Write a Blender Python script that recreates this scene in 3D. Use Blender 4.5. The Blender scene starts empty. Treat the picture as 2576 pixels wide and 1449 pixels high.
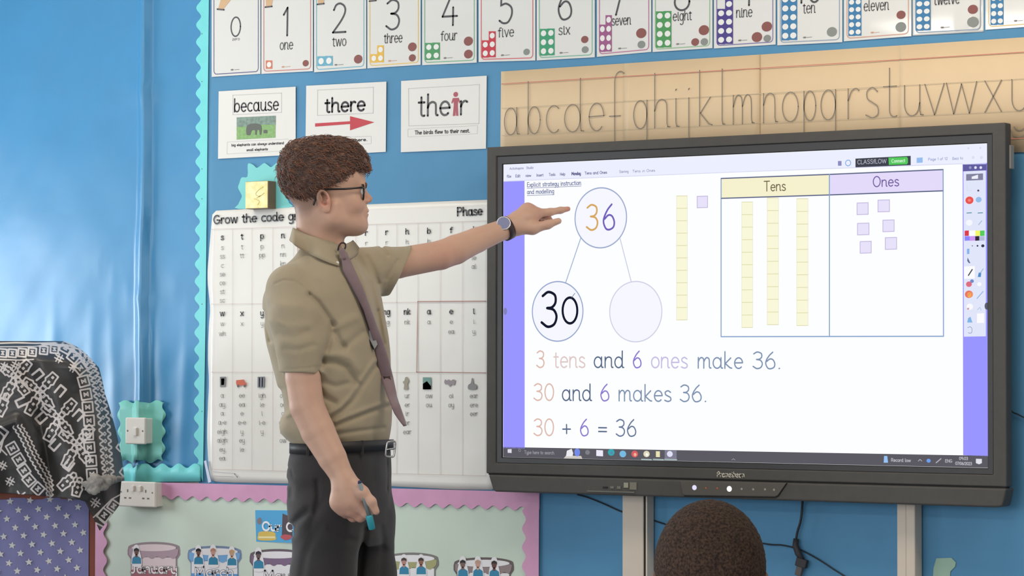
import bpy, math, random
import numpy as np
from mathutils import Vector, Matrix
random.seed(7); RNG = np.random.default_rng(7)
SC = bpy.context.scene
COL = SC.collection

# ------------------------------------------------------------------ camera, world, lights, exposure
FPX, YAW, PIT, ROLL = 7143.8, -0.572118, 0.0272114, 0.0016733
CAM = np.array([4.3051, -6.7406, 1.30])
_c, _s = math.cos(YAW), math.sin(YAW)
FW = np.array([_s*math.cos(PIT), _c*math.cos(PIT), math.sin(PIT)])
_r0 = np.array([_c, -_s, 0.0]); _u0 = np.cross(_r0, FW)
RT = math.cos(ROLL)*_r0 + math.sin(ROLL)*_u0
UP = -math.sin(ROLL)*_r0 + math.cos(ROLL)*_u0
camd = bpy.data.cameras.new('camera'); cam = bpy.data.objects.new('camera', camd); COL.objects.link(cam)
camd.sensor_width = 36.0; camd.lens = FPX/2576*36.0; camd.clip_end = 60; camd.clip_start = 0.05
M = Matrix.Identity(4)
for i in range(3):
    M[i][0], M[i][1], M[i][2], M[i][3] = RT[i], UP[i], -FW[i], CAM[i]
cam.matrix_world = M
SC.camera = cam
SC.view_settings.view_transform = 'Standard'; SC.view_settings.look = 'None'
SC.view_settings.gamma = 1.0; SC.view_settings.use_curve_mapping = False
SC.view_settings.exposure = EXPOSURE = 0.0
w = bpy.data.worlds.new('world'); SC.world = w; w.use_nodes = True
w.node_tree.nodes['Background'].inputs[0].default_value = (0.80, 0.90, 1.0, 1)
w.node_tree.nodes['Background'].inputs[1].default_value = 1.0

def area(name, loc, target, sx, sy, power, color):
    l = bpy.data.lights.new(name, 'AREA'); l.shape = 'RECTANGLE'; l.size = sx; l.size_y = sy
    l.energy = power; l.color = color
    o = bpy.data.objects.new(name, l); COL.objects.link(o); o.location = loc
    d = Vector(target) - Vector(loc); o.rotation_euler = d.to_track_quat('-Z', 'Y').to_euler()
    return o
# daylight through the two windows of the left wall and the window of the rear wall; warm ceiling panels
area('daylight_side_window', (-3.33, -1.20, 1.41), (0, -1.6, 1.35), 1.3, 0.75, 43, (0.88, 0.95, 1.0))
area('daylight_side_window', (-3.33, -4.75, 1.55), (0, -4.0, 1.3), 1.9, 1.4, 50, (0.90, 0.96, 1.0))
area('daylight_rear_window', (1.2, -8.5, 1.75), (1.0, 0, 1.4), 4.6, 1.5, 110, (0.98, 0.98, 1.0))
for x, e in ((-1.3, 15), (1.5, 21), (3.9, 15)):
    area('ceiling_panel_light', (x, -1.15, 2.92), (x, -1.15, 0), 1.15, 0.55, e, (1.0, 0.88, 0.72))
    area('ceiling_panel_light', (x+.25, -5.75, 2.92), (x+.25, -5.75, 0), 1.0, 0.50, 30, (1.0, 0.93, 0.84))

# ------------------------------------------------------------------ projection helpers (photo pixels -> places in the room)
def ray(px, py):
    return FW + RT*((px-1288.0)/FPX) - UP*((py-724.5)/FPX)
def W(px, py, off=0.0):                       # point on the plane `off` metres in front of the display wall
    d = ray(px, py); t = (-off - CAM[1])/d[1]
    return CAM + d*t
def D(px, py, depth):
    return CAM + ray(px, py)*depth

# ------------------------------------------------------------------ materials
def lin(c):
    return tuple(((v/255.0)/12.92 if v/255.0 <= 0.04045 else ((v/255.0+0.055)/1.055)**2.4) for v in c[:3])
MATS = {}
def mat(name, c, rough=0.6, metal=0.0, spec=0.4, noise=0.0, nscale=20.0, bump=0.0, bscale=60.0, coat=0.0, c2=None, sheen=0.0, detail=3.0, sss=0.0, stretch=None):
    if name in MATS: return MATS[name]
    m = bpy.data.materials.new(name); m.use_nodes = True; nt = m.node_tree
    b = nt.nodes['Principled BSDF']; L = lin(c)
    b.inputs['Base Color'].default_value = (*L, 1); b.inputs['Roughness'].default_value = rough
    b.inputs['Metallic'].default_value = metal; b.inputs['Specular IOR Level'].default_value = spec
    b.inputs['Coat Weight'].default_value = coat; b.inputs['Coat Roughness'].default_value = 0.12
    b.inputs['Sheen Weight'].default_value = sheen
    if sss: b.inputs['Subsurface Weight'].default_value = sss; b.inputs['Subsurface Radius'].default_value = (0.012, 0.005, 0.003); b.inputs['Subsurface Scale'].default_value = 0.6
    tc = nt.nodes.new('ShaderNodeTexCoord'); src = tc.outputs['Object']
    if stretch:
        mp = nt.nodes.new('ShaderNodeMapping'); mp.inputs['Scale'].default_value = stretch
        nt.links.new(src, mp.inputs['Vector']); src = mp.outputs['Vector']
    if noise or c2:
        n = nt.nodes.new('ShaderNodeTexNoise'); n.inputs['Scale'].default_value = nscale; n.inputs['Detail'].default_value = detail
        nt.links.new(src, n.inputs['Vector'])
        r = nt.nodes.new('ShaderNodeValToRGB')
        r.color_ramp.elements[0].position = 0.35; r.color_ramp.elements[1].position = 0.65
        if c2: A, B = L, lin(c2)
        else: A = tuple(v*(1-noise) for v in L); B = tuple(min(1, v*(1+noise)) for v in L)
        r.color_ramp.elements[0].color = (*A, 1); r.color_ramp.elements[1].color = (*B, 1)
        nt.links.new(n.outputs['Fac'], r.inputs['Fac']); nt.links.new(r.outputs['Color'], b.inputs['Base Color'])
    if bump:
        n2 = nt.nodes.new('ShaderNodeTexNoise'); n2.inputs['Scale'].default_value = bscale; n2.inputs['Detail'].default_value = 4
        bp = nt.nodes.new('ShaderNodeBump'); bp.inputs['Strength'].default_value = bump; bp.inputs['Distance'].default_value = 0.004
        nt.links.new(src, n2.inputs['Vector']); nt.links.new(n2.outputs['Fac'], bp.inputs['Height'])
        nt.links.new(bp.outputs['Normal'], b.inputs['Normal'])
    MATS[name] = m; return m
def emit(name, c, strength=1.0):
    if name in MATS: return MATS[name]
    m = bpy.data.materials.new(name); m.use_nodes = True; nt = m.node_tree; nt.nodes.clear()
    o = nt.nodes.new('ShaderNodeOutputMaterial'); e = nt.nodes.new('ShaderNodeEmission')
    e.inputs[0].default_value = (*lin(c), 1); e.inputs[1].default_value = strength
    nt.links.new(e.outputs[0], o.inputs[0]); MATS[name] = m; return m
def ink(c, rough=0.5):                          # printed ink of one colour
    return mat('ink_%d_%d_%d' % tuple(c), c, rough=rough, spec=0.3)
def glow(c, s=1.0):
    return emit('pixels_%d_%d_%d' % tuple(c), c, s)

# ------------------------------------------------------------------ object helpers
def props(o, label=None, cat=None, group=None, kind=None):
    if label: o['label'] = label
    if cat: o['category'] = cat
    if group: o['group'] = group
    if kind: o['kind'] = kind
    return o
def root(name, loc, label, cat, group=None):
    o = bpy.data.objects.new(name, None); COL.objects.link(o); o.location = Vector(loc); o.empty_display_size = 0.05
    return props(o, label, cat, group)
def worldloc(o):
    v = Vector((0, 0, 0))
    while o is not None: v = v + o.location; o = o.parent
    return np.array(v)
def obj(name, verts, faces, m, parent=None, smooth=False, loc=None, autosmooth=None):
    """world-space verts; the object's origin is its parent's origin (children) or loc / the lowest centre (top level)"""
    V = np.asarray(verts, dtype=float).reshape(-1, 3)
    if parent is not None: base = worldloc(parent)
    else:
        base = np.array(loc) if loc is not None else np.array([V[:, 0].mean(), V[:, 1].mean(), V[:, 2].min()])
    me = bpy.data.meshes.new(name)
    me.from_pydata((V-base).tolist(), [], [list(map(int, f)) for f in faces] if not isinstance(faces, np.ndarray) else faces.tolist())
    if isinstance(m, (list, tuple)):
        for k in m: me.materials.append(k)
    else: me.materials.append(m)
    if smooth: me.polygons.foreach_set('use_smooth', [True]*len(me.polygons))
    me.update()
    o = bpy.data.objects.new(name, me); COL.objects.link(o)
    if parent is not None: o.parent = parent
    else: o.location = Vector(base)
    return o
def bevel(o, w=0.004, seg=2):
    md = o.modifiers.new('bevel', 'BEVEL'); md.width = w; md.segments = seg; md.limit_method = 'ANGLE'; md.angle_limit = 0.6
    return o

class MB:                                       # a pile of polygons that becomes one mesh
    def __init__(s): s.v = []; s.f = []
    def add(s, verts, faces):
        n = len(s.v); s.v += [tuple(map(float, p)) for p in verts]; s.f += [[i+n for i in f] for f in faces]
    def box(s, x0, x1, y0, y1, z0, z1):
        s.add([(x0,y0,z0),(x1,y0,z0),(x1,y1,z0),(x0,y1,z0),(x0,y0,z1),(x1,y0,z1),(x1,y1,z1),(x0,y1,z1)],
              [(0,3,2,1),(4,5,6,7),(0,1,5,4),(1,2,6,5),(2,3,7,6),(3,0,4,7)])
    def obox(s, c, ax, ay, az):                 # box from a centre and three half-axis vectors
        c, ax, ay, az = map(np.array, (c, ax, ay, az))
        P = [c+i*ax+j*ay+k*az for k in (-1,1) for j in (-1,1) for i in (-1,1)]
        s.add(P, [(0,2,3,1),(4,5,7,6),(0,1,5,4),(2,6,7,3),(0,4,6,2),(1,3,7,5)])
    def tube(s, pts, r, n=8, caps=True):
        pts = [np.array(p, float) for p in pts]
        rr = r if hasattr(r, '__len__') else [r]*len(pts)
        rings = []; a = None
        for i, p in enumerate(pts):
            t = pts[min(i+1, len(pts)-1)] - pts[max(i-1, 0)]; t = t/ (np.linalg.norm(t)+1e-12)
            if a is None:
                a = np.cross(t, [0, 0, 1.0]);
                if np.linalg.norm(a) < 1e-3: a = np.cross(t, [1.0, 0, 0])
            a = a - t*np.dot(a, t); a /= np.linalg.norm(a); b = np.cross(t, a)
            rings.append([p + rr[i]*(math.cos(2*math.pi*k/n)*a + math.sin(2*math.pi*k/n)*b) for k in range(n)])
        V = [q for R in rings for q in R]; F = []
        for i in range(len(pts)-1):
            for k in range(n):
                F.append((i*n+k, i*n+(k+1) % n, (i+1)*n+(k+1) % n, (i+1)*n+k))
        if caps: F.append(tuple(range(n))[::-1]); F.append(tuple(len(V)-n+k for k in range(n)))
        s.add(V, F)
    def build(s, name, m, parent=None, smooth=False, loc=None):
        return obj(name, s.v, s.f, m, parent, smooth, loc)

def smooth_path(pts, n=8, closed=False):        # Catmull-Rom
    P = [np.array(p, float) for p in pts]; out = []
    L = len(P)
    if L < 3 and not closed: return P
    rng = range(L) if closed else range(L-1)
    for i in rng:
        p0 = P[(i-1) % L] if closed or i > 0 else 2*P[0]-P[1]
        p1 = P[i]; p2 = P[(i+1) % L]
        p3 = P[(i+2) % L] if closed or i+2 < L else 2*P[-1]-P[-2]
        for k in range(n):
            t = k/n
            out.append(0.5*((2*p1)+(-p0+p2)*t+(2*p0-5*p1+4*p2-p3)*t*t+(-p0+3*p1-3*p2+p3)*t**3))
    if not closed: out.append(P[-1])
    return out

# ------------------------------------------------------------------ stroke font (rounded school hand): x height 1, capitals and digits 1.6
def arc(cx, cy, rx, ry, a0, a1, n=16):
    return [(cx+rx*math.cos(math.radians(a0+(a1-a0)*k/n)), cy+ry*math.sin(math.radians(a0+(a1-a0)*k/n))) for k in range(n+1)]
CP = lambda *p: [tuple(q) for q in smooth_path(p, 6)]
FL = lambda x: [(x, .16), (x+.05, .03), (x+.16, .02)]
GL = {
 'a': (1.0, [arc(.42,.5,.38,.5,0,360,24), [(.8,1)]+FL(.8)]),
 'b': (.95, [[(.06,1.6),(.06,0)], arc(.44,.5,.38,.5,0,360,24)]),
 'c': (.82, [arc(.45,.5,.4,.5,50,310)]),
 'd': (1.0, [arc(.42,.5,.38,.5,0,360,24), [(.8,1.6)]+FL(.8)]),
 'e': (.9, [[(.05,.52)]+arc(.44,.5,.38,.5,4,315,20)]),
 'f': (.6, [arc(.45,1.32,.22,.28,50,180,8)+[(.23,0)], [(.0,.95),(.5,.95)]]),
 'F': (.62, [arc(.48,1.35,.25,.28,50,180,8)+[(.23,-.62)], [(.0,.5),(.48,.5)]]),
 'g': (.95, [arc(.42,.5,.38,.5,0,360,24), [(.8,1),(.8,-.3)]+arc(.45,-.3,.35,.32,0,-140,8)]),
 'h': (.9, [[(.06,1.6),(.06,0)], CP((.06,.6),(.2,.9),(.45,1),(.68,.88),(.72,.6))+FL(.72)]),
 'i': (.35, [[(.12,1)]+FL(.12), [(.10,1.36),(.14,1.4)]]),
 'j': (.42, [[(.28,1),(.28,-.35)]+arc(.03,-.35,.25,.27,0,-110,6), [(.26,1.36),(.3,1.4)]]),
 'k': (.82, [[(.06,1.6),(.06,0)], [(.62,.98),(.1,.45),(.55,.06),(.72,.02)]]),
 'l': (.38, [[(.1,1.6)]+FL(.1)]),
 'm': (1.35, [[(.06,1),(.06,0)], CP((.06,.6),(.2,.9),(.38,1),(.56,.88),(.6,.6))+[(.6,0)], CP((.6,.6),(.75,.9),(.92,1),(1.1,.88),(1.14,.6))+FL(1.14)]),
 'n': (.92, [[(.06,1),(.06,0)], CP((.06,.6),(.2,.9),(.45,1),(.68,.88),(.72,.6))+FL(.72)]),
 'o': (.9, [arc(.43,.5,.39,.5,0,360,24)]),
 'p': (.95, [[(.06,1),(.06,-.6)], arc(.44,.5,.38,.5,0,360,24)]),
 'q': (.95, [arc(.42,.5,.38,.5,0,360,24), [(.8,1),(.8,-.6)]]),
 'r': (.62, [[(.06,1),(.06,0)], CP((.06,.6),(.2,.9),(.4,1),(.55,.92))]),
 's': (.75, [CP((.62,.86),(.38,1),(.12,.88),(.14,.64),(.38,.5),(.62,.36),(.64,.12),(.38,0),(.06,.1))]),
 't': (.6, [[(.24,1.4),(.24,.22)]+arc(.42,.22,.18,.22,180,300,6), [(.02,1),(.5,1)]]),
 'u': (.95, [[(.06,1),(.06,.35)]+arc(.4,.38,.34,.38,190,330,8)+[(.76,.42)], [(.76,1)]+FL(.76)]),
 'v': (.85, [[(.04,1),(.42,0),(.8,1)]]),
 'w': (1.25, [[(.04,1),(.32,0),(.62,.95),(.92,0),(1.2,1)]]),
 'x': (.8, [[(.04,1),(.72,0)], [(.72,1),(.04,0)]]),
 'y': (.9, [[(.06,1),(.06,.35)]+arc(.4,.38,.34,.38,190,330,8), [(.76,1),(.76,-.3)]+arc(.42,-.3,.34,.32,0,-140,8)]),
 'z': (.8, [[(.06,1),(.7,1),(.05,0),(.75,0)]]),
 '0': (1.0, [arc(.48,.8,.42,.8,0,360,28)]),
 '1': (.55, [[(.05,1.2),(.34,1.6),(.34,0)]]),
 '2': (1.0, [CP((.1,1.25),(.25,1.52),(.52,1.6),(.8,1.42),(.84,1.1),(.6,.65),(.06,0))+[(.9,0)]]),
 '3': (.95, [CP((.1,1.42),(.4,1.6),(.74,1.46),(.78,1.12),(.6,.9),(.34,.86)), CP((.34,.86),(.68,.78),(.84,.48),(.72,.12),(.38,0),(.05,.2))]),
 '4': (1.05, [[(.6,1.6),(.04,.48),(.98,.48)], [(.72,.95),(.72,0)]]),
 '5': (.95, [[(.16,1.6),(.14,.92)]+CP((.14,.92),(.45,1.0),(.78,.8),(.82,.42),(.6,.05),(.3,0),(.05,.14)), [(.16,1.6),(.78,1.6)]]),
 '6': (.95, [CP((.66,1.6),(.35,1.25),(.1,.75),(.08,.4),(.25,.06),(.5,0),(.78,.16),(.84,.5),(.68,.85),(.42,.92),(.14,.68))]),
 '7': (.9, [[(.04,1.6),(.84,1.6),(.28,0)]]),
 '8': (.95, [arc(.46,1.22,.33,.38,0,360,20), arc(.46,.42,.4,.42,0,360,20)]),
 '9': (.95, [arc(.42,1.15,.36,.45,0,360,20), [(.79,1.5),(.79,0)]]),
 '+': (1.0, [[(.08,.62),(.88,.62)], [(.48,1.05),(.48,.2)]]),
 '=': (1.0, [[(.08,.78),(.9,.78)], [(.08,.42),(.9,.42)]]),
 '-': (.6, [[(.08,.5),(.5,.5)]]),
 '.': (.35, [[(.14,.03),(.18,.05)]]),
 ' ': (.6, []),
 '/': (.5, [[(.05,0),(.45,1.5)]]), ':': (.3, [[(.1,.2),(.13,.22)], [(.1,.8),(.13,.82)]]),
 'A': (1.2, [[(.02,0),(.55,1.6),(1.08,0)], [(.2,.55),(.9,.55)]]),
 'C': (1.15, [arc(.6,.8,.54,.8,48,312)]), 'E': (.95, [[(.85,1.6),(.08,1.6),(.08,0),(.85,0)], [(.08,.82),(.75,.82)]]),
 'G': (1.25, [arc(.62,.8,.56,.8,48,345)+[(.66,.68)]]), 'J': (.9, [[(.2,1.6),(.95,1.6)], [(.62,1.6),(.62,.4)]+arc(.33,.4,.29,.4,0,-150,8)]),
 'L': (.85, [[(.08,1.6),(.08,0),(.78,0)]]), 'M': (1.5, [[(.06,0),(.18,1.6),(.7,.5),(1.22,1.6),(1.34,0)]]),
 'N': (1.2, [[(.08,0),(.08,1.6),(1.02,0),(1.02,1.6)]]), 'O': (1.3, [arc(.62,.8,.56,.8,0,360,28)]),
 'P': (1.05, [[(.08,0),(.08,1.6)], [(.08,1.6)]+arc(.5,1.18,.42,.42,90,-90,10)+[(.08,.76)]]),
 'R': (1.1, [[(.08,0),(.08,1.6)], [(.08,1.6)]+arc(.5,1.18,.42,.42,90,-90,10)+[(.08,.76)], [(.45,.76),(.98,0)]]),
 'S': (1.0, [CP((.85,1.35),(.5,1.6),(.14,1.4),(.16,1.05),(.5,.82),(.86,.58),(.86,.2),(.48,0),(.06,.2))]),
 'T': (1.1, [[(.02,1.6),(1.02,1.6)], [(.52,1.6),(.52,0)]]), 'W': (1.6, [[(.02,1.6),(.4,0),(.78,1.5),(1.16,0),(1.54,1.6)]]),
 'I': (.3, [[(.12,1.6),(.12,0)]]), 'D': (1.2, [[(.08,0),(.08,1.6)], [(.08,1.6)]+arc(.3,.8,.75,.8,90,-90,12)+[(.08,0)]]),
 'Y': (1.1, [[(.02,1.6),(.52,.8),(1.02,1.6)], [(.52,.8),(.52,0)]]), 'H': (1.15, [[(.08,0),(.08,1.6)], [(.95,0),(.95,1.6)], [(.08,.82),(.95,.82)]]),
 'B': (1.1, [[(.08,0),(.08,1.6)], [(.08,1.6)]+arc(.46,1.22,.36,.38,90,-90,8)+arc(.5,.42,.44,.42,90,-90,8)+[(.08,0)]]),
 'F2': (.9, [[(.82,1.6),(.08,1.6),(.08,0)], [(.08,.82),(.7,.82)]]),
}
def ribbon(mb, pts, w, y):                      # round-ended stroke lying in the plane y (wall x,z coordinates), split at sharp corners
    P = [np.array(p, float) for p in pts]; a = 0
    for i in range(1, len(P)-1):
        u, v = P[i]-P[i-1], P[i+1]-P[i]; q = np.linalg.norm(u)*np.linalg.norm(v)
        if q > 0 and np.dot(u, v)/q < .45: ribbon1(mb, P[a:i+1], w, y); a = i
    ribbon1(mb, P[a:], w, y)
def ribbon1(mb, pts, w, y):
    P = [np.array(p, float) for p in pts]
    Q = [P[0]]
    for p in P[1:]:
        if np.linalg.norm(p-Q[-1]) > 1e-6: Q.append(p)
    P = Q; n = len(P)
    if n < 2: disc(mb, P[0][0], P[0][1], w/2, w/2, y); return
    L = []; R = []
    for i in range(n):
        a = P[max(i-1, 0)]; b = P[min(i+1, n-1)]
        if 0 < i < n-1:
            t1 = (P[i]-P[i-1]); t1 /= np.linalg.norm(t1); t2 = (P[i+1]-P[i]); t2 /= np.linalg.norm(t2)
            t = t1+t2; l = np.linalg.norm(t)
            if l < 0.5: t = t2; k = 1
            else: t = t/l; k = min(1.6, 1/max(.4, np.dot(t, t2)))
        else: t = (b-a)/np.linalg.norm(b-a); k = 1
        nn = np.array([-t[1], t[0]])*w/2*k
        L.append(P[i]+nn); R.append(P[i]-nn)
    V = [(q[0], y, q[1]) for q in L+R]
    F = [(i, n+i, n+i+1, i+1) for i in range(n-1)]
    mb.add(V, F)
    if w > 0.0012:
        for e in (P[0], P[-1]): disc(mb, e[0], e[1], w/2, w/2, y, 10)
def disc(mb, x, z, rx, rz, y, n=28):
    mb.add([(x+rx*math.cos(2*math.pi*k/n), y, z+rz*math.sin(2*math.pi*k/n)) for k in range(n)], [tuple(range(n))])
def ringp(mb, x, z, rx, rz, wd, y, n=64):
    V = []
    for k in range(n):
        c, s = math.cos(2*math.pi*k/n), math.sin(2*math.pi*k/n)
        V += [(x+(rx+wd/2)*c, y, z+(rz+wd/2)*s), (x+(rx-wd/2)*c, y, z+(rz-wd/2)*s)]
    mb.add(V, [(2*k, 2*((k+1) % n), 2*((k+1) % n)+1, 2*k+1) for k in range(n)])
def glyphs(mb, s, p0, p1, xh, wt, y, fit=True, cap=1.0):
    """write s from wall point p0 to p1 (x,z), x height xh metres, stroke weight wt metres"""
    p0 = np.array(p0, float); p1 = np.array(p1, float)
    adv = sum(GL[c][0]+.12 for c in s)-.12
    d = p1-p0; ln = np.linalg.norm(d); t = d/ln; nrm = np.array([-t[1], t[0]])
    sx = ln/adv if fit else xh
    x = 0
    for c in s:
        wd, strokes = GL[c]
        for st in strokes:
            ribbon(mb, [p0+t*((x+q[0])*sx)+nrm*(q[1]*xh*(cap if q[1] > 1.05 else 1)) for q in st], wt, y)
        x += wd+.12
def wx(px, py, off): q = W(px, py, off); return (q[0], q[2])
def text(s, x0, y0, x1, y1, xh, wt, m, name, parent, off, cap=1.0):
    """px coordinates of the baseline ends, px x-height and px weight"""
    a, b = wx(x0, y0, off), wx(x1, y1, off)
    k = abs(wx(x0, y0-xh, off)[1]-a[1])
    mb = MB(); glyphs(mb, s, a, b, k, wt*k/xh, -off, cap=cap)
    return mb.build(name, m, parent)
def poly(mb, pts, off):                          # px polygon on the plane
    V = [tuple(W(x, y, off)) for x, y in pts]; mb.add(V, [tuple(range(len(V)))])
def strip(mb, pts, wpx, off):                    # px polyline stroke on the plane
    k = abs(wx(pts[0][0], pts[0][1]-1, off)[1]-wx(pts[0][0], pts[0][1], off)[1])
    ribbon(mb, [wx(x, y, off) for x, y in pts], wpx*k, -off)
def dot(mb, px, py, r, off, n=28, rx=None):
    a = W(px, py, off); k = abs(W(px, py-1, off)[2]-a[2])
    disc(mb, a[0], a[2], (rx or r)*k, r*k, -off, n)
def sheet(name, pts, off, th, m, parent=None, label=None, cat=None, group=None, edge=None):
    """a flat cut-out with real thickness: px outline, front at off, back at off-th"""
    F = [W(x, y, off) for x, y in pts]; B = [np.array([p[0], -(off-th), p[2]]) for p in F]
    n = len(F); V = F+B
    faces = [tuple(range(n)), tuple(range(2*n-1, n-1, -1))]+[(i, n+i, n+(i+1) % n, (i+1) % n) for i in range(n)]
    o = obj(name, V, faces, m, parent)
    if label: props(o, label, cat, group)
    return o
def scallop(a, b, pitch, amp, ph=0.0, side=1):
    """px polyline from a to b whose edge waves"""
    a = np.array(a, float); b = np.array(b, float); d = b-a; L = np.linalg.norm(d); t = d/L; n = np.array([-t[1], t[0]])*side
    k = max(8, int(L/pitch*10)); out = []
    for i in range(k+1):
        s = L*i/k; ww = math.sin(2*math.pi*s/pitch+ph)
        out.append(tuple(a+t*s+n*amp*(ww if ww > 0 else 0.9*ww)))
    return out
import bmesh
# ------------------------------------------------------------------ room shell
def struct(name, mb, m, parent=None):
    o = mb.build(name, m, parent)
    if parent is None: o['kind'] = 'structure'
    return o
m_wall = mat('painted_wall', (226, 222, 210), rough=.8, noise=.03, bump=.15, bscale=90)
m_ceil = mat('ceiling_paint', (240, 240, 236), rough=.9, noise=.02)
m_floor = mat('vinyl_floor', (120, 128, 140), rough=.45, noise=.12, nscale=40, bump=.05)
m_white = mat('white_plastic', (232, 226, 218), rough=.35, noise=.01)
XL, XR, YB, ZC = -3.4, 6.6, -8.6, 2.95
b = MB(); b.box(XL-.15, XR+.15, 0, .15, 0, ZC); struct('wall_front', b, m_wall)
b = MB(); b.box(XL-.15, XR+.15, YB-.15, .15, -.1, 0); struct('floor', b, m_floor)
b = MB(); b.box(XL-.15, XR+.15, YB-.15, .15, ZC, ZC+.1); struct('ceiling', b, m_ceil)
b = MB(); b.box(XR, XR+.15, YB, 0, 0, ZC); struct('wall_right', b, m_wall)
# left wall with two windows, rear wall with a wide one: built round their openings
def holed_wall(name, axis, c0, c1, lo, hi, holes):
    b = MB()
    def bx(a0, a1, q0, q1):
        if axis == 'x': b.box(c0, c1, a0, a1, q0, q1)
        else: b.box(a0, a1, c0, c1, q0, q1)
    cur = lo
    for h0, h1, z0, z1 in holes:
        bx(cur, h0, 0, ZC); bx(h0, h1, 0, z0); bx(h0, h1, z1, ZC); cur = h1
    bx(cur, hi, 0, ZC)
    return struct(name, b, m_wall)
holed_wall('wall_left', 'x', XL-.15, XL, YB, 0, [(-5.8, -3.7, .75, 2.35), (-1.95, -.50, .95, 1.9)])
holed_wall('wall_rear', 'y', YB-.15, YB, XL-.15, XR+.15, [(-1.3, 3.8, .95, 2.55)])
m_glass = mat('window_glass', (235, 245, 250), rough=.02)
m_glass.node_tree.nodes['Principled BSDF'].inputs['Transmission Weight'].default_value = 1.0
k = 0
for axis, c, h0, h1, z0, z1 in (('x', XL-.07, -5.8, -3.7, .75, 2.35), ('x', XL-.07, -1.95, -.50, .95, 1.9), ('y', YB-.07, -1.3, 3.8, .95, 2.55)):
    k += 1; b = MB(); g = MB(); n = 2 if axis == 'x' else 4
    def bx(mb, a0, a1, q0, q1, t=.03):
        if axis == 'x': mb.box(c-t, c+t, a0, a1, q0, q1)
        else: mb.box(a0, a1, c-t, c+t, q0, q1)
    bx(b, h0, h1, z0, z0+.06); bx(b, h0, h1, z1-.06, z1)
    for i in range(n+1):
        a = h0+(h1-h0-.06)*i/n; bx(b, a, a+.06, z0+.06, z1-.06)
    bx(g, h0+.03, h1-.03, z0+.03, z1-.03, .004)
    o = struct('window_%d' % k, b, m_white); g.build('pane', m_glass, o)
b = MB(); b.box(XL, XR, -.02, 0, 0, .1); struct('baseboard_front', b, m_white)

# ------------------------------------------------------------------ backing papers on the wall
BLUE = (68, 142, 192)
m_blue = mat('blue_backing_paper', BLUE, rough=.33, spec=.6, noise=.03, nscale=6, bump=.06, bscale=30)
m_blue2 = mat('blue_board_paper', (86, 144, 184), rough=.6, spec=.3, noise=.03, nscale=7, bump=.08, bscale=25)
m_teal = mat('turquoise_border_card', (120, 218, 222), rough=.5, noise=.02)
m_pink = mat('pink_border_card', (216, 160, 196), rough=.5, noise=.03)
m_mint = mat('pale_green_paper', (208, 222, 209), rough=.6, noise=.03, nscale=5, bump=.1, bscale=12)
def hnoise(x, z, s, seed=0):
    return (math.sin(x*s*1.7+seed)*math.cos(z*s*1.1+seed*2)+.6*math.sin(x*s*3.1-z*s*2.3+seed)+.4*math.cos(z*s*4.7+x*s+seed))/2
xr0 = W(378, 0, 0)[0]; xr1 = W(368, 900, 0)[0]; zr0 = W(378, 0, 0)[2]; zr1 = W(368, 900, 0)[2]
ZJ = [W(372, 235, 0)[2], W(372, 760, 0)[2]]
def ridge(x, z):
    xc = xr0+(xr1-xr0)*(zr0-z)/(zr0-zr1)
    u = (x-xc)
    wv = .004*math.sin(z*9)
    d = abs(u+wv)
    g = .027*(1 if d < .009 else max(0, 1-(d-.009)/(.030 if u < 0 else .004)))
    for zj in ZJ: g += .006*math.exp(-((z-zj)/.03)**2-(u/.03)**2)
    return g
def h_left(x, z):
    h = ridge(x, z)+.0022*hnoise(x, z, 5)+.0010*hnoise(x, z, 17, 3)
    for zj, a in zip(ZJ, (1, .6)):                # creases running up to the pinched joints
        for sx, sl in ((-1, .55), (-1, .15), (1, .35)):
            u = (x-xr1)*sx
            if 0 < u < .26: h += .003*a*math.exp(-((z-zj-sl*u)/.007)**2)*(1-u/.26)
    for q, (x0_, a) in enumerate(((-1.75, .0030), (-1.60, .0022), (-1.50, .0024), (-1.31, .0020), (-1.22,.0022))):
        if z < 1.55: h += a*min(1, (1.55-z)/.25)*math.exp(-((x-x0_-.06*(z-1.2)*math.sin(q*2))/.024)**2)
    return h
def draped(name, pts, off, hf, nx, nz, m, parent=None, th=.0008, smooth=True):
    P = [W(x, y, off) for x, y in pts]
    bm = bmesh.new(); vs = [bm.verts.new(p) for p in P]; bm.faces.new(vs)
    X = [p[0] for p in P]; Z = [p[2] for p in P]
    for i in range(1, nx):
        bmesh.ops.bisect_plane(bm, geom=bm.verts[:]+bm.edges[:]+bm.faces[:], plane_co=(min(X)+(max(X)-min(X))*i/nx, 0, 0), plane_no=(1, 0, 0))
    for i in range(1, nz):
        bmesh.ops.bisect_plane(bm, geom=bm.verts[:]+bm.edges[:]+bm.faces[:], plane_co=(0, 0, min(Z)+(max(Z)-min(Z))*i/nz), plane_no=(0, 0, 1))
    for v in bm.verts: v.co.y -= hf(v.co.x, v.co.z)
    bm.verts.index_update()
    V = [tuple(v.co) for v in bm.verts]; F = [[v.index for v in f.verts] for f in bm.faces]
    nrm = sum((f.normal.y for f in bm.faces)); bm.free()
    n = len(V)
    if nrm > 0: F = [f[::-1] for f in F]
    o = obj(name, V, F, m, parent, smooth)
    s = o.modifiers.new('thickness', 'SOLIDIFY'); s.thickness = th; s.offset = -1
    return o
zero = lambda x, z: 0.0
o = draped('backing_paper', [(-560, -260), (514, -260), (506, 1212), (240, 1216), (238, 1900), (-560, 1900)], .004, h_left, 230, 90, m_blue)
props(o, 'wide blue backing paper with a vertical ridge, left of the turquoise scalloped border', 'paper')
h_c = lambda x, z: .0012*hnoise(x, z, 6, 5)+.001
o = draped('backing_paper', [(505, -260), (3100, -380), (3100, 1900), (500, 1900)], .004, h_c, 60, 36, m_blue2)
props(o, 'blue backing paper behind the posters and the big black display', 'paper')

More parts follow.
